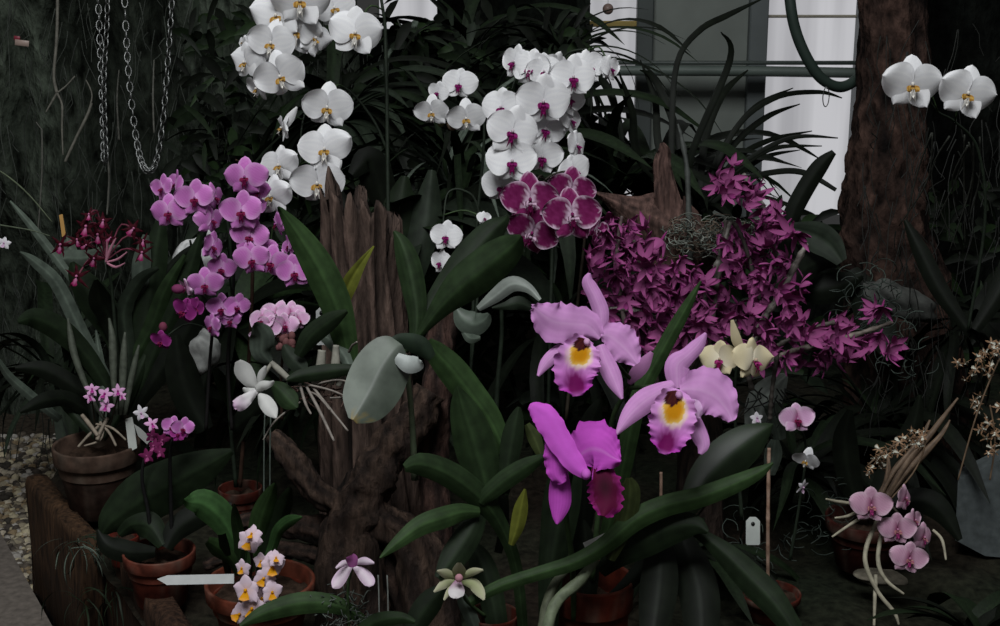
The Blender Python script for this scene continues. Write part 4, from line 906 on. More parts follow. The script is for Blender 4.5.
# vivid bloom
random.seed(57)
r = plant('cattleya_orchid', 'cattleya with one vivid magenta-violet bloom with a dark wine lip', 'orchid', 574, 560, 2.1)
V1 = lin((204, 88, 202)); V2 = lin((168, 56, 166)); V3 = lin((215, 130, 215))
T3 = pc(V1, V2, 22, None)
dl = lambda u, v: mixc(mixc(lin((88, 14, 52)), lin((52, 8, 28)), math.exp(-((u-.45)/.2)**2-(v/.5)**2)), lin((170, 45, 140)), (abs(v)-.6)*1.6+max(0, u-.8)*3+.3*noise.noise(Vector((u*9, v*7, 3))))
cat_flower(r, [([(561, 468, 6), (560, 485, 10.5), (560, 503, 11), (558, 517, 6), (557, 524, 1.5)], .004, dict(camber=.3)),
    ([(566, 436, 5), (558, 446, 12), (557, 460, 13), (558, 474, 10), (563, 483, 4)], -.01, dict(ruffle=.16, rk=6, camber=.2, scal=.05)),
    ([(576, 460, 6), (583, 453, 22), (592, 449, 29), (602, 451, 25), (612, 457, 14), (621, 461, 3)], .0, dict(ruffle=.12, rk=6, scal=.07, camber=.2, dz=-.03, col=pc(V1, V2, 30, V3))),
    ([(589, 477, 3), (578, 467, 9), (564, 448, 12), (553, 429, 13), (544, 416, 12.5), (534, 409, 8), (529, 407, 3)], -.03, dict(camber=.15, dz=.02, ruffle=.08, rk=5, scal=.04, col=pc(lin((214, 100, 216)), V1, 9)))],
    [([(592, 468, 6), (600, 473, 13), (604, 484, 17), (606, 496, 17), (606, 506, 15), (603, 516, 5)], -.012, dict(ruffle=.12, rk=6, scal=.1, camber=.3, dz=-.03, nu=40, nv=25, col=dl))],
    1.92, T3, lipcol, (586, 474, 5, (205, 105, 205)))
stem(r, [(574, 620, 3), (572, 560, 3), (566, 510, 2.6), (572, 470, 2.4)], 2.08, 1.96, GS, nu=24)
leaf(r, [(585, 620, 6), (590, 575, 9), (586, 540, 9), (583, 520, 2)], 2.1, 2.1, 'black')
# ================================================================ cream orchid
random.seed(60)
r = plant('moth_orchid', 'moth orchid with two cream yellow blooms with crimson lips right of the lavender cattleya', 'orchid', 735, 430, 2.3)
stem(r, [(742, 520, 2), (736, 440, 1.8), (735, 385, 1.6), (740, 352, 1.3), (748, 345, 1.1)], 2.34, 2.28, DS, nu=26)
spray(r, 'cream', [(720, 359, 21, -22, 6, 4, 0), (753, 360, 25, 42, 4, 0, -.01)], 2.24, [(740, 352, 2.29)], BS)
mb = MB(); ribbon(mb, [(741, 350, 4), (736, 338, 5), (732, 320, 1.5)], 2.24, 2.22, CRM, nv=9); mb.build('sepal', M['petal'], r)
# small pink and white blooms at right
r = plant('moth_orchid', 'small orchid with one pale rose bloom and a drooping white bloom below it', 'orchid', 800, 520, 2.4)
stem(r, [(790, 560, 1.6), (800, 500, 1.5), (806, 450, 1.3), (800, 425, 1)], 2.44, 2.4, DS, nu=20)
spray(r, 'pale_pink', [(797, 419, 18, 4, 0, 0, 0)], 2.36, [(800, 425, 2.4)], DS); flower(r, 'white_yellow', 806, 460, 14, 2.37, -30, 30, 20); flower(r, 'white_star', 803, 487, 9, 2.4, 40, 30, 0)
r = plant('pale_leaf_plant', 'pale dusty grey leaves catching light behind the cream orchid', 'leaf', 766, 440, 2.6)
for sp, c in (([(755, 445, 6), (758, 420, 14), (765, 400, 17), (776, 385, 12), (786, 375, 3)], 'pale'), ([(780, 440, 6), (776, 420, 9), (772, 405, 8)], 'grey'), ([(770, 475, 5), (773, 455, 9), (775, 440, 4)], 'grey')): leaf(r, sp, 2.6, 2.58, c, nv=11)
for k in range(16):
    x, y = rnd(745, 785), rnd(385, 410); tubes(r, 'wiry_root', [[(x, y, .8), (x+rnd(-5, 15), y+10, .8), (x+rnd(-20, 25), y+rnd(15, 30), .5)]], 2.55, 2.53, lin((24, 26, 22)), ns=5, nu=7)
flower(r, 'white_star', 757, 418, 9, 2.5, 0, -20, 0)

# ================================================================ magenta dendrobiums
random.seed(62)
def dend(name_label, base, d, ells, canes, n, dark=False, rad=(10, 16)):
    r = plant('dendrobium_orchid', name_label, 'orchid', base[0], base[1], d)
    for pp, c in canes:
        mb = MB(); ptube(mb, pp, d, d-.03, lambda u, a, c=c: mixc(lin(c), lin((70, 64, 58)), .5+noise.noise(Vector((u*30, a, 1)))), ns=10, nu=50, kink=.35, bumpy=.15); mb.build('cane', M['stem'], r)
    pts = []; tries = 0; tot = sum(e[2]*e[3] for e in ells)
    while len(pts) < n and tries < 9000:
        tries += 1; x = rnd(0, tot)
        for e in ells:
            x -= e[2]*e[3]
            if x <= 0: break
        a, q = rnd(0, 2*PI), math.sqrt(rnd(0, 1)); px, py = e[0]+e[2]*q*math.cos(a), e[1]+e[3]*q*math.sin(a)
        if any((px-u[0])**2+(py-u[1])**2 < 7**2 for u in pts): continue
        pts.append((px, py))
    for px, py in pts: flower(r, 'dendro', px, py, rnd(*rad), d+rnd(-.1, .06), rnd(-75, 75), rnd(-50, 60), rnd(-100, 100), v=random.randrange(5))
    return r
cg = (172, 166, 160)
dend('magenta dendrobium with a dense mass of small blooms behind the upper lavender cattleya', (640, 380), 2.42,
     [(636, 240, 34, 16), (612, 262, 26, 26), (642, 282, 50, 40), (636, 318, 42, 30), (690, 300, 22, 32), (665, 330, 40, 26), (606, 232, 18, 20)],
     [([(600, 310, 1.8), (622, 309, 2.4), (640, 312, 2.2), (657, 318, 1.6)], cg), ([(640, 400, 2), (626, 330, 2), (616, 270, 2), (618, 240, 2.4), (622, 216, 1.2)], (120, 104, 104)), ([(660, 400, 2), (650, 330, 2), (640, 270, 1.8), (634, 240, 1.4)], (100, 88, 84))], 98)
dend('magenta dendrobium whose grey canes rise to a bloom tuft against the white window', (745, 380), 2.5,
     [(730, 180, 20, 16), (743, 196, 18, 14), (765, 225, 24, 24), (745, 255, 34, 34), (770, 280, 34, 30), (732, 300, 34, 34), (780, 240, 18, 24), (705, 330, 22, 20), (760, 318, 26, 18), (757, 210, 20, 18)],
     [([(780, 262, 2.6), (769, 235, 3), (762, 208, 3.2), (752, 188, 3), (743, 174, 2)], cg), ([(752, 345, 3), (762, 322, 3), (778, 297, 3), (795, 266, 3.2), (807, 243, 2)], (188, 180, 172)), ([(694, 345, 3), (702, 310, 3), (712, 280, 3), (722, 250, 2.6), (730, 222, 2)], (150, 146, 140)),
      ([(690, 380, 2.5), (710, 330, 2.5), (716, 290, 2.5), (724, 250, 2.2), (726, 220, 2)], (90, 84, 80)), ([(760, 300, 2), (748, 255, 1.8), (736, 226, 2), (726, 226, 2), (722, 250, 1.8)], (50, 48, 46)), ([(752, 390, 2.5), (742, 350, 2.5), (734, 320, 2.3)], (80, 76, 72))], 84)
dend('magenta dendrobium spray reaching right along two knobbly canes under the dark leaves', (790, 380), 2.45,
     [(800, 350, 36, 22), (842, 326, 16, 8), (838, 345, 24, 14), (880, 318, 8, 18), (882, 345, 16, 12), (832, 362, 16, 12), (770, 345, 20, 22), (796, 318, 20, 14)],
     [([(770, 362, 2), (789, 352, 2.3), (819, 345, 2.6), (855, 335, 2.6), (893, 322, 1.6)], (150, 138, 128)), ([(760, 356, 2), (786, 341, 2.2), (808, 330, 2.3), (835, 322, 2.2)], (100, 94, 88)), ([(770, 420, 2), (772, 390, 2), (778, 350, 2)], (70, 66, 62))], 44)
# brown palm sheath and nest of moss
r = plant('palm_sheath', 'torn brown dried palm sheath with upright spike behind the magenta mass', 'palm sheath', 660, 230, 2.62)
bc = lambda u, v: mixc(lin((112, 86, 78)), lin((62, 46, 42)), (.5+.2*math.sin(v*16)+.7*noise.noise(Vector((u*6, v*5, 1)))))
for sp, kw in (([(594, 192, 1), (612, 201, 8), (632, 212, 18), (652, 220, 30), (674, 235, 34), (690, 250, 22)], dict(fold=-.3, camber=.3)), ([(680, 275, 20), (675, 240, 19), (669, 210, 15), (665, 185, 11), (662, 165, 9), (664, 152, 7), (662, 143, 2)], dict(fold=.3, ruffle=.1)), ([(696, 262, 6), (692, 240, 6), (687, 215, 4), (684, 196, 1)], dict())):
    mb = MB(); ribbon(mb, sp, 2.62, 2.6, bc, nu=34, nv=17, thick=.004, **kw); mb.build('husk', M['wood'], r)
mb = MB(); ptube(mb, [(690, 262, 3), (689, 220, 2.6), (687, 170, 2.3), (682, 140, 2), (678, 124, 1)], 2.58, 2.6, lin((70, 74, 70)), ns=9, nu=30, kink=.3, bumpy=.3); mb.build('dry_twig', M['stem'], r)
random.seed(64); mb = MB()
for k in range(340):
    x, y = 715+rnd(-44, 44), 234+rnd(-13, 18); a = rnd(0, 6.3); R = rnd(4, 14); g_ = rnd(.5, 1.2)
    ptube(mb, [(x+R*math.cos(a+t), y+R*.6*math.sin(a+t)+rnd(-1, 1), .5) for t in (0, .6, 1.1, 1.7, 2.2)], 2.56+rnd(-.04, .05), 2.56+rnd(-.04, .05), tuple(c*g_ for c in lin(random.choice([(130, 140, 128), (120, 104, 90), (150, 155, 145)]))), ns=4, nu=9, cap=False)
tag(mb.build('spanish_moss', M['stem']), 'tangled nest of grey curly moss lodged between the magenta dendrobiums', 'moss', kind='stuff')
r = plant('bark_slab', 'piece of rough brown wood supporting the grey moss nest', 'wood', 705, 260, 2.66)
mb = MB(); ptube(mb, [(640, 262, 14), (680, 256, 20), (715, 262, 20), (745, 262, 12)], 2.68, 2.66, lambda u, a: mixc(lin((50, 38, 34)), lin((100, 78, 68)), .5+.5*math.sin(a*6)), ns=26, nu=40, bumpy=.5); ptube(mb, [(690, 262, 16), (694, 330, 16), (700, 420, 20), (700, 560, 26)], 2.7, 2.75, lin((50, 40, 34)), ns=20, nu=30, bumpy=.4); mb.build('wood', M['wood'], r)
mb = MB()
for k in range(230):
    c = random.choice([(750, 540), (820, 510), (880, 290), (905, 330), (700, 590), (860, 300)]); x, y = c[0]+rnd(-26, 26), c[1]+rnd(-26, 40); a = rnd(0, 6.3); R = rnd(5, 16); g_ = rnd(.4, 1)
    ptube(mb, [(x+R*math.cos(a+t), y+R*.8*math.sin(a+t), .5) for t in (0, .6, 1.2, 1.8)], 2.6+rnd(-.05, .05), 2.6+rnd(-.05, .05), tuple(c_*g_ for c_ in lin((80, 92, 84))), ns=4, nu=7, cap=False)
tag(mb.build('curly_moss', M['stem']), 'faint grey-green curly moss scattered low in the dark right side', 'moss', kind='stuff')

# ================================================================ dark red spider orchid (left)
random.seed(66)
r = plant('spider_orchid', 'leafy orchid with dark wine-red spidery blooms at the left', 'orchid', 118, 420, 2.85)
stem(r, [(122, 420, 2), (116, 340, 1.8), (112, 290, 1.6), (107, 260, 1.4), (100, 235, 1), (96, 218, .8)], 2.85, 2.75, DS, nu=30)
lk = []
for q in [(61, 245, 15, -20, 10, 20), (77, 240, 12, 10, 0, 0), (86, 227, 16, 5, 0, 10), (98, 235, 15, 0, 10, -10), (89, 215, 11, 0, -20, 0), (103, 221, 13, 20, -10, 10), (94, 259, 13, 0, 10, 20), (77, 277, 16, -10, 0, 5), (133, 229, 14, 20, 0, 40), (142, 253, 14, 10, 0, 0), (143, 241, 11, 20, -10, 20), (86, 245, 10, 0, 20, 50), (110, 238, 10, 30, 0, 30)]:
    dd = 2.72+rnd(-.03, .03); flower(r, 'spider', q[0], q[1], q[2], dd, q[3], q[4], q[5]); lk.append(((107, 260, 2.77), (q[0], q[1], dd)))
pedicels(r, lk, lin((130, 66, 84)), .9)
for sp, c in (([(106, 262, .9), (110, 250, 1.5), (116, 238, .6)], 0), ([(107, 262, .9), (118, 259, 1.2), (127, 252, .5)], 0), ([(107, 263, .9), (116, 267, 1.2), (125, 263, .5)], 0), ([(106, 262, .9), (107, 250, 1.1), (107, 240, .5)], 0)):
    mb = MB(); ribbon(mb, sp, 2.72, 2.7, lin((190, 130, 150)), nv=5); mb.build('bare_stalk', M['petal'], r)
for sp, c in (([(125, 400, 6), (118, 340, 12), (95, 300, 17), (78, 275, 10), (72, 262, 2)], 'dark'), ([(122, 360, 5), (110, 320, 10), (100, 300, 11), (96, 280, 2)], 'black'), ([(130, 410, 6), (142, 340, 12), (150, 290, 13), (156, 250, 12), (162, 215, 3)], 'dark'),
              ([(132, 410, 6), (155, 350, 10), (178, 300, 10), (192, 262, 8), (200, 235, 2)], 'dark'), ([(134, 410, 6), (160, 370, 12), (182, 340, 14), (196, 310, 10), (205, 280, 2)], 'black'), ([(120, 410, 6), (90, 360, 9), (60, 330, 12), (35, 318, 10), (18, 322, 2)], 'dark'),
              ([(118, 400, 5), (85, 340, 7), (58, 285, 7), (35, 262, 5), (20, 252, 1)], 'grey'), ([(105, 330, 4), (80, 290, 4), (50, 250, 4.5), (28, 222, 3.5), (10, 201, 1)], 'grey'), ([(118, 420, 6), (80, 390, 9), (45, 370, 9), (15, 368, 2)], 'black'), ([(130, 415, 5), (128, 350, 7), (124, 310, 8), (140, 280, 6), (158, 268, 2)], 'blue'),
              ([(122, 380, 4), (150, 330, 8), (165, 290, 7), (185, 255, 2)], 'mid'), ([(100, 420, 6), (70, 400, 8), (46, 400, 8), (20, 412, 2)], 'black'), ([(112, 400, 6), (100, 390, 10), (90, 376, 9), (75, 368, 2)], 'dark'), ([(138, 300, 4), (140, 285, 8), (142, 260, 9), (146, 235, 3)], 'grey'),
              ([(60, 420, 4), (30, 395, 5), (8, 375, 4), (-6, 352, 1)], 'grey')):
    leaf(r, sp, 2.88, 2.8+rnd(-.06, .08), c, nv=9)
tubes(r, 'pseudobulb', [[(109, 318, 1), (112, 335, 3.4), (113, 355, 4.2), (114, 385, 3), (117, 415, 2)], [(125, 332, 1), (124, 350, 3.4), (123, 375, 4), (121, 415, 2)], [(68, 318, 1), (71, 338, 3.4), (76, 360, 3.6), (92, 400, 2.4), (105, 420, 2)], [(139, 345, 1), (135, 362, 3), (130, 385, 3.2), (125, 415, 2)]], 2.8, 2.8, lin((84, 90, 78)), ns=8, nu=12)

r = plant('strap_leaf_plant', 'dark crossing strap leaves in front of the pale upright stone', 'plant', 190, 400, 3.0)
for sp in ([(175, 400, 4), (178, 300, 6), (196, 250, 5), (212, 215, 1)], [(200, 400, 4), (215, 330, 6), (205, 290, 6), (200, 255, 1)], [(185, 400, 3), (200, 320, 3), (196, 270, 3), (190, 240, 1)], [(150, 300, 3), (175, 262, 4), (200, 245, 4), (215, 240, 1)]): leaf(r, sp, 2.9, 2.88, 'black', nv=7)
r = plant('broad_leaf_plant', 'pale green broad leaf pair under the dark red spider blooms', 'leaf', 75, 275, 2.98)
stem(r, [(84, 360, 2), (90, 430, 2), (92, 640, 2)], 2.99, 3.0, DS, 'stem', nu=8); leaf(r, [(52, 262, 3), (66, 258, 8), (84, 258, 8), (100, 250, 2)], 2.96, 2.94, 'grey', nv=9); leaf(r, [(76, 262, 4), (70, 248, 6), (66, 236, 2)], 2.96, 2.96, 'grey', nv=9); leaf(r, [(80, 268, 4), (100, 252, 5), (120, 246, 1)], 2.97, 2.94, 'grey', nv=9)
stem(r, [(76, 262, 2), (78, 300, 2), (84, 360, 2), (90, 480, 2)], 2.98, 3.0, DS, 'stem', nu=12)
r = plant('star_orchid', 'tiny cream star bloom on a long arching stem at the far left edge', 'orchid', 2, 243, 2.8)
flower(r, 'white_star', 4, 243, 8, 2.8, 0, 0, 10); stem(r, [(-30, 420, 1), (-20, 330, 1), (-10, 270, .9), (2, 246, .8)], 2.85, 2.81, GS, nu=16)
stem(r, [(-20, 220, .6), (0, 225, .8), (30, 230, .7), (50, 236, .4)], 2.83, 2.83, lin((90, 100, 80)), nu=12)
aerial('long thin green stem slanting down from the far left edge', [[(-10, 165, .8), (10, 178, .9), (30, 196, .8), (52, 222, .5)]], 2.9, (90, 100, 76), name='thin_stem')
# pale patches behind the pink spray, the upper one added for bright background
random.seed(68)
def rock(name, label, px, py, d, r, sc, col, rot=0):
    mb = MB(); blob(mb, P(px, py, d), r*d/FPX, lambda n: mixc(lin(col), tuple(c*.6 for c in lin(col)), .4+noise.noise(n*3)), sc, 18, 26, .35, Matrix.Rotation(rot, 3, 'Y')); return tag(mb.build(name, M['stone']), label, 'rock')
rock('rock_or_light_patch', 'pale upright patch added for bright background between dark leaves behind the left pink spray', 190, 268, 2.99, 32, (.6, .4, 1.25), (225, 226, 224), .6)
rock('rock_or_light_patch', 'pale patch lying low behind the deep pink buds', 204, 352, 2.9, 22, (.8, .5, 1), (170, 172, 168), .3)
rock('rock_or_light_patch', 'grey mossy rock in shadow beneath the magenta spray near the trunk', 900, 300, 2.9, 28, (1.4, .6, .55), (86, 88, 84), .4)
mb = MB(); q = [(958, 480), (1010, 455), (1030, 560), (985, 556), (955, 540)]; v = [P(x, y, 2.7) for x, y in q]; mb.v = v+[p+Vector((.02, .06, 0)) for p in v]; mb.c = [lin((78, 84, 84))]*10; mb.f = [(0, 1, 2, 3, 4), (9, 8, 7, 6, 5)]+[(i, 5+i, 5+(i+1) % 5, (i+1) % 5) for i in range(5)]
tag(mb.build('stone_slab', M['stone'], smooth=False), 'tilted grey stone slab at the lower right edge', 'stone')

# ================================================================ pots and small plants along the front left
random.seed(70)
r = plant('potted_orchid', 'old mottled brown pot holding an orchid with small pink star blooms', 'potted plant', 96, 445, 2.85)
pot(r, 96, 443, 2.85, 86, (96, 72, 62), rimc=(122, 98, 84))
for q in [(92, 389, 8), (105, 394, 10), (118, 391, 8), (106, 406, 9), (90, 397, 7), (122, 396, 6)]: flower(r, 'pink_star', q[0], q[1], q[2], 2.75, rnd(-20, 20), rnd(-30, 20), rnd(-20, 20))
for sp in ([(95, 440, 1), (94, 415, .9), (91, 395, .7)], [(100, 440, 1), (104, 415, .9), (106, 398, .7)], [(105, 440, 1), (113, 415, .9), (118, 395, .7)]): stem(r, sp, 2.82, 2.77, BS, nu=10)
tubes(r, 'bare_root', [[(100, 425, 1.5), (88, 436, 1.6), (78, 447, 1.3)], [(100, 422, 1.5), (110, 434, 1.5), (116, 446, 1.2)], [(104, 425, 1.3), (100, 440, 1.4), (84, 446, 1)], [(96, 424, 1.2), (112, 428, 1.3), (126, 440, 1)], [(82, 415, 2), (90, 425, 2.4), (98, 436, 2)], [(108, 418, 2), (102, 428, 2), (97, 440, 2)]], 2.78, 2.76, lin((150, 138, 122)), ns=6, nu=12, bumpy=.2)

for sp, c in (([(98, 438, 3), (92, 410, 4), (88, 385, 4), (80, 362, 1)], 'black'), ([(100, 438, 3), (104, 400, 4), (100, 360, 4), (96, 330, 1)], 'grey'), ([(104, 438, 3), (125, 405, 5), (140, 370, 5), (150, 345, 1)], 'dark'), ([(96, 438, 3), (75, 415, 5), (62, 400, 4), (54, 380, 1)], 'dark')): leaf(r, sp, 2.85, 2.88, c, nv=7)
r = plant('potted_orchid', 'terracotta potted orchid with broad dark leaves and small purple and pink blooms by brown pot', 'potted plant', 158, 550, 2.45)
pot(r, 159, 550, 2.45, 72, (140, 66, 50), rimc=(158, 84, 66))
for sp, c, m_ in (([(166, 548, 6), (178, 528, 12), (205, 512, 12), (232, 505, 3)], 'black', 'leaf'), ([(163, 545, 6), (150, 526, 13), (132, 524, 13), (119, 535, 4)], 'dark', 'leaf'),
                  ([(232, 451, 3), (208, 464, 15), (175, 481, 24), (140, 500, 26), (112, 521, 16), (102, 534, 4)], 'dark', 'leaf'), ([(155, 552, 5), (130, 552, 11), (108, 545, 10), (98, 530, 2)], 'black', 'leaf')): leaf(r, sp, 2.42, 2.45, c, m_, nv=13)
stem(r, [(152, 550, 2), (148, 510, 2), (142, 478, 1.8), (146, 450, 1.4), (152, 440, 1)], 2.44, 2.4, lin((24, 24, 24)), nu=16); stem(r, [(172, 550, 2), (171, 500, 2), (170, 460, 1.8), (172, 440, 1.2)], 2.44, 2.38, lin((24, 24, 24)), nu=16)
for q in [(172, 427, 12, 'pink'), (183, 428, 12, 'pink'), (178, 434, 9, 'deep_pink'), (152, 424, 8, 'pink_star'), (141, 413, 9, 'white_star'), (154, 446, 10, 'deep_star'), (162, 440, 9, 'deep_star'), (147, 456, 9, 'deep_star'), (160, 452, 8, 'deep_star'), (152, 436, 8, 'deep_star')]: flower(r, q[3], q[0], q[1], q[2], 2.36+rnd(-.02, .02), rnd(-25, 25), rnd(-25, 20), rnd(-20, 20))
r = plant('terracotta_pot', 'small red terracotta pot half hidden by the broad dark leaves next to the timber board', 'pot', 118, 535, 2.62)
pot(r, 122, 535, 2.62, 34, (150, 60, 46))
r = plant('potted_orchid', 'orchid with small pale yellow-lipped blooms and bright leaves in a wide terracotta pot', 'potted plant', 260, 582, 2.3)
pot(r, 260, 580, 2.3, 110, (138, 62, 44), rimc=(160, 84, 62))
for sp, c in (([(245, 570, 5), (234, 540, 10), (220, 516, 15), (203, 503, 14), (190, 502, 7), (184, 500, 1.5)], 'bright'), ([(240, 575, 4), (232, 560, 6), (220, 549, 9), (208, 541, 4)], 'green'), ([(250, 572, 4), (256, 540, 9), (262, 515, 11), (270, 495, 7), (275, 483, 1)], 'green'), ([(262, 570, 3), (272, 548, 5), (278, 531, 6), (289, 521, 6), (302, 517, 1)], 'bright'),
              ([(255, 570, 3), (275, 530, 8), (284, 505, 8), (290, 488, 2)], 'dark'), ([(238, 575, 4), (240, 545, 6), (236, 520, 5), (234, 504, 1)], 'mid'), ([(228, 575, 3), (226, 555, 5), (222, 535, 4)], 'dark')): leaf(r, sp, 2.3, 2.22, c, nv=11)
stem(r, [(250, 580, 1.4), (252, 560, 1.3), (248, 545, 1)], 2.28, 2.15, BS, nu=10)
for q in [(249, 541, 12, 0, 0, 20), (252, 534, 9, -20, -30, 0), (272, 566, 13, 10, 0, 0), (264, 578, 11, 0, 10, 30), (246, 590, 14, -10, 0, 0), (272, 592, 11, 20, 0, 0), (252, 608, 13, 0, 10, 10), (242, 568, 8, -20, 0, 0), (276, 558, 8, 10, -30, 0), (240, 614, 11, -20, 0, 50), (261, 561, 8, 0, 0, 0), (262, 598, 10, 0, 0, 15)]: flower(r, 'yellow_star', q[0], q[1], q[2]*1.15, 2.1+rnd(-.02, .02), q[3], q[4], q[5])
mb = MB(); ptube(mb, [(248, 545, 1), (256, 570, 1), (252, 605, .8)], 2.13, 2.12, BS, ns=5, nu=12); mb.build('flower_stem', M['stem'], r)
r = plant('broad_leaf_plant', 'long green leaf lying along the bottom edge below the yellow-lipped orchid', 'leaf', 330, 625, 2.1)
leaf(r, [(240, 626, 2), (262, 614, 8), (295, 604, 11), (325, 603, 10), (350, 611, 7), (375, 632, 3)], 2.04, 2.08, 'green', nv=11); leaf(r, [(350, 640, 5), (375, 622, 8), (400, 618, 6), (415, 622, 2)], 2.06, 2.04, 'mid'); leaf(r, [(405, 650, 6), (418, 620, 12), (432, 600, 12), (446, 585, 3)], 2.08, 2.1, 'dark')
stem(r, [(372, 628, 3), (380, 660, 3), (384, 700, 3)], 2.1, 2.12, GS, 'stem', nu=8)
r = plant('slipper_orchid', 'small orchid with white drooping petals and a pink hood near the bottom centre', 'orchid', 352, 620, 2.1)
mb = MB(); pw = lambda u, v: mixc(lin((228, 215, 224)), lin((200, 160, 196)), abs(v)*.5)
for sp in ([(352, 565, 2), (344, 573, 6), (337, 583, 6), (333, 588, 1)], [(354, 567, 2), (362, 573, 6), (369, 581, 6), (371, 586, 2)], [(355, 563, 2), (364, 561, 4), (374, 563, 1)], [(352, 563, 2), (344, 563, 3), (336, 568, 1)]): ribbon(mb, sp, 2.02, 1.99, pw, nv=9)
f = mb.build('flower', M['petal'], r); mb = MB(); ribbon(mb, [(353, 567, 4), (352, 560, 6), (350, 556, 4)], 2.0, 1.99, lin((190, 110, 175)), nv=9); mb.build('lip', M['petal'], f)
stem(r, [(353, 566, 1.6), (348, 590, 1.6), (350, 660, 1.8)], 2.04, 2.08, GS, nu=14)
mb = MB()
for k in range(70):
    x, y = rnd(322, 372), rnd(590, 635); g_ = rnd(.4, 1); ptube(mb, [(x, y, .7), (x+rnd(-8, 8), y+rnd(-8, 8), .7), (x+rnd(-14, 14), y+rnd(-12, 12), .5)], 2.1, 2.06, tuple(c*g_ for c in lin((110, 118, 110))), ns=4, nu=6)
mb.build('moss_tuft', M['stem'], r)
for px_, lb in ((379, 'thin pale wire stake leftmost of the pair beside the drooping white bloom'), (388, 'thin pale wire stake rightmost of the pair beside the drooping white bloom')):
    mb = MB(); ptube(mb, [(px_-1, 575, .8), (px_, 600, .8), (px_+1, 690, .8)], 2.12, 2.12, lin((130, 134, 128)), ns=5, nu=6); tag(mb.build('wire_stake', M['stem']), lb, 'stake')
r = plant('slipper_orchid', 'green and white slipper orchid bloom above the small pot at the bottom centre', 'orchid', 462, 610, 2.08)
pot(r, 493, 613, 2.08, 52, (120, 55, 42)); gw = lambda u, v: mixc(lin((150, 160, 110)), lin((190, 185, 165)), u*.6+abs(v)*.3)
mb = MB()
for sp in ([(459, 580, 3), (459, 572, 7), (459, 563, 2)], [(457, 578, 2), (447, 574, 5), (437, 571, 1)], [(461, 578, 2), (472, 572, 4), (483, 570, 1)], [(457, 582, 2), (446, 583, 5), (434, 592, 1)], [(462, 582, 2), (473, 584, 6), (480, 592, 5), (484, 600, 1)], [(457, 584, 2), (450, 590, 3), (444, 600, 1)]): ribbon(mb, sp, 1.98, 1.95, gw, nv=9)
f = mb.build('flower', M['petal'], r); mb = MB(); ribbon(mb, [(458, 580, 3), (457, 588, 8), (456, 594, 7), (456, 598, 2)], 1.96, 1.92, lambda u, v: mixc(lin((150, 90, 130)), lin((222, 218, 218)), u*2), nv=11); blob(mb, P(459, 578, 1.94), .006, lin((190, 140, 150))); mb.build('lip', M['petal'], f)
stem(r, [(459, 582, 1.6), (466, 600, 1.8), (485, 616, 2)], 1.99, 2.06, GS, nu=12)
leaf(r, [(480, 640, 6), (470, 615, 7), (463, 600, 6), (460, 592, 1)], 2.05, 2.03, 'grey', nv=9)
r = plant('terracotta_pot', 'dim terracotta pot behind the bamboo cane at the lower right', 'pot', 770, 590, 2.45); pot(r, 770, 592, 2.45, 62, (128, 58, 44))
mb = MB(); ptube(mb, [(769, 448, 1.8), (768, 520, 1.8), (768, 600, 1.8)], 2.33, 2.36, lambda u, a: mixc(lin((190, 160, 140)), lin((150, 120, 100)), .5+.5*math.sin(u*50)), ns=8, nu=30, kink=.2); tag(mb.build('bamboo_cane', M['stem']), 'thin tan bamboo cane standing upright right of the cattleya leaves', 'cane')
mb = MB(); ptube(mb, [(661, 472, 1.6), (661, 500, 1.6), (660, 640, 1.6)], 2.2, 2.2, lin((170, 140, 120)), ns=8, nu=10); tag(mb.build('bamboo_cane', M['stem']), 'short tan cane tip behind the long green leaf', 'cane')
for a_, l_ in (((265, 410), 'thin grey wire stem hanging left, below the white narrow-petalled bloom'), ((271, 412), 'thin grey wire stem hanging right, below the white narrow-petalled bloom')):
    mb = MB(); ptube(mb, [(a_[0], a_[1], .8), (a_[0]-1, 450, .8), (a_[0]-1, 540, .8)], 2.3, 2.32, lin((90, 100, 92)), ns=5, nu=8); tag(mb.build('wire_stake', M['stem']), l_, 'stake')

# ================================================================ lower right pink orchid in pot with roots
random.seed(72)
r = plant('moth_orchid', 'dusky pink moth orchid drooping from a dark pot with pale dangling roots at lower right', 'orchid', 868, 515, 2.55)
pot(r, 868, 516, 2.6, 84, (92, 44, 36))
for q in [(871, 505, 21, -4, 8, 0), (905, 498, 15, 40, 0, 20), (897, 529, 19, 0, 10, 0), (923, 537, 16, 30, 6, 15), (909, 558, 19, 2, 10, 8), (914, 520, 13, 50, 0, 0)]: flower(r, 'dusk_pink', q[0], q[1], q[2], 2.4+rnd(-.02, .02), q[3], q[4], q[5])
stem(r, [(868, 520, 2), (874, 505, 1.8), (890, 505, 1.6), (905, 525, 1.3), (912, 550, 1)], 2.52, 2.44, BS, nu=24)
tubes(r, 'dangling_root', [[(878, 520, 2.2), (867, 545, 2.4), (866, 565, 2.4), (878, 592, 2.2), (894, 612, 2), (899, 625, 1.2)], [(882, 530, 2.2), (878, 560, 2.2), (886, 580, 2), (904, 594, 1.2)], [(876, 575, 2), (875, 595, 2), (874, 626, 1.4)], [(864, 516, 1.8), (848, 526, 1.6), (832, 537, 1)], [(860, 510, 1.8), (848, 516, 1.6), (835, 518, 1)], [(858, 504, 1.8), (840, 502, 1.8), (826, 499, 1)], [(933, 530, 1.4), (942, 540, 1.6), (946, 560, 1)]], 2.43, 2.4, lin((178, 172, 150)), ns=8, nu=26, bumpy=.15)

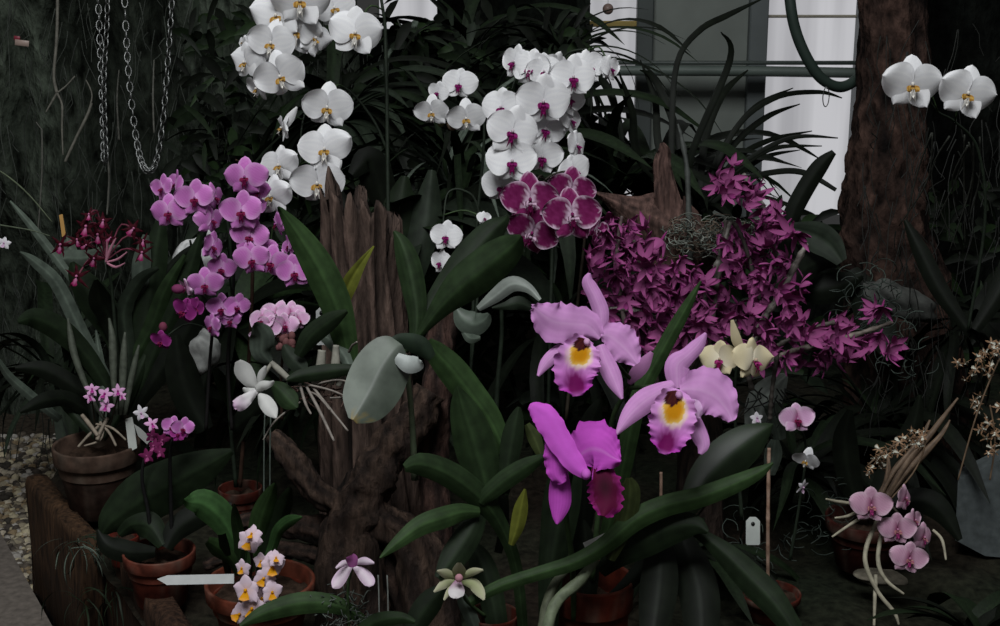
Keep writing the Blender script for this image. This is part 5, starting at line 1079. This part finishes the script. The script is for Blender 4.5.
for sp, c in (([(868, 515, 6), (890, 470, 12), (912, 430, 10), (920, 395, 2)], 'black'), ([(862, 515, 6), (850, 480, 12), (845, 440, 12), (850, 410, 3)], 'black'), ([(875, 515, 6), (915, 500, 12), (940, 510, 12), (960, 540, 3)], 'black')): leaf(r, sp, 2.58, 2.55, c, nv=9)
rock('river_stone', 'flat oval grey stone lying behind the pale dangling roots', 880, 577, 2.5, 25, (1, .6, .27), (120, 114, 100), .06)
r = plant('twig_orchid', 'tan fibrous cane fan leaning up from the dusky pink orchid to the right edge', 'orchid', 890, 500, 2.5)
tubes(r, 'cane', [[(884, 500, 3), (905, 465, 4), (930, 435, 3), (958, 398, 1)], [(886, 498, 3), (912, 466, 4), (940, 436, 2.6), (950, 420, 1)], [(880, 495, 3), (895, 470, 3), (920, 440, 2.6), (930, 420, 1)], [(882, 500, 2), (888, 470, 2.5), (888, 455, 1)]], 2.5, 2.5, lambda u, a: mixc(lin((140, 118, 96)), lin((90, 74, 62)), .5+.5*math.sin(a*4+u*9)), ns=10, nu=24, bumpy=.35)

def cluster(label, pts, d, st, n, spx, kind='brown_star', rad=(5, 8)):
    r = plant('spray_orchid', label, 'orchid', st[0][0], st[0][1], d); stem(r, [(a, b, .9) for a, b in st], d, d, lin((110, 90, 70)), nu=24)
    for k in range(n):
        t = k/(n-1); q = cr([tuple(map(float, p)) for p in pts], t); flower(r, kind, q[0]+rnd(-spx, spx), q[1]+rnd(-spx, spx), rnd(*rad), d+rnd(-.03, .03), rnd(-60, 60), rnd(-50, 50), rnd(0, 360), v=random.randrange(3))
cluster('arching spray of tiny white and brown blooms above the dusky pink orchid', [(868, 466), (880, 458), (895, 450), (912, 440), (922, 434)], 2.42, [(890, 500), (915, 470), (925, 440), (905, 440), (880, 455), (868, 465)], 34, 9)
cluster('hanging cluster of tiny tan star blooms at the right edge level with the magenta spray', [(968, 372), (980, 362), (992, 356), (1005, 352)], 2.45, [(958, 480), (975, 420), (990, 380), (1000, 358)], 26, 12)
cluster('sparse cluster of tiny tan star blooms low at the right edge above the grey slab', [(975, 402), (985, 420), (992, 445), (998, 430), (1004, 400)], 2.45, [(990, 480), (995, 440), (990, 405)], 24, 9)
tuft('broad_leaf_plant', 'dark broad-leaved plant at the bottom right corner', 'plant', ground(975, 640, BED), 14, 'broad', (.12, .22), ['black', 'dark'], tilt=(10, 80))
tuft('grass_tuft', 'thin wispy grey-green grass below the timber board', 'plant', P(100, 600, 2.5), 20, 'grass', (.05, .1), ['dark', 'blue'], tilt=(10, 110), spread=.05)
tuft('air_plant', 'wispy grey-green air plant between the brown pot and the terracotta pot', 'plant', P(88, 545, 2.6), 34, 'grass', (.04, .09), ['blue', 'dark', 'grey'], tilt=(10, 130), spread=.05)
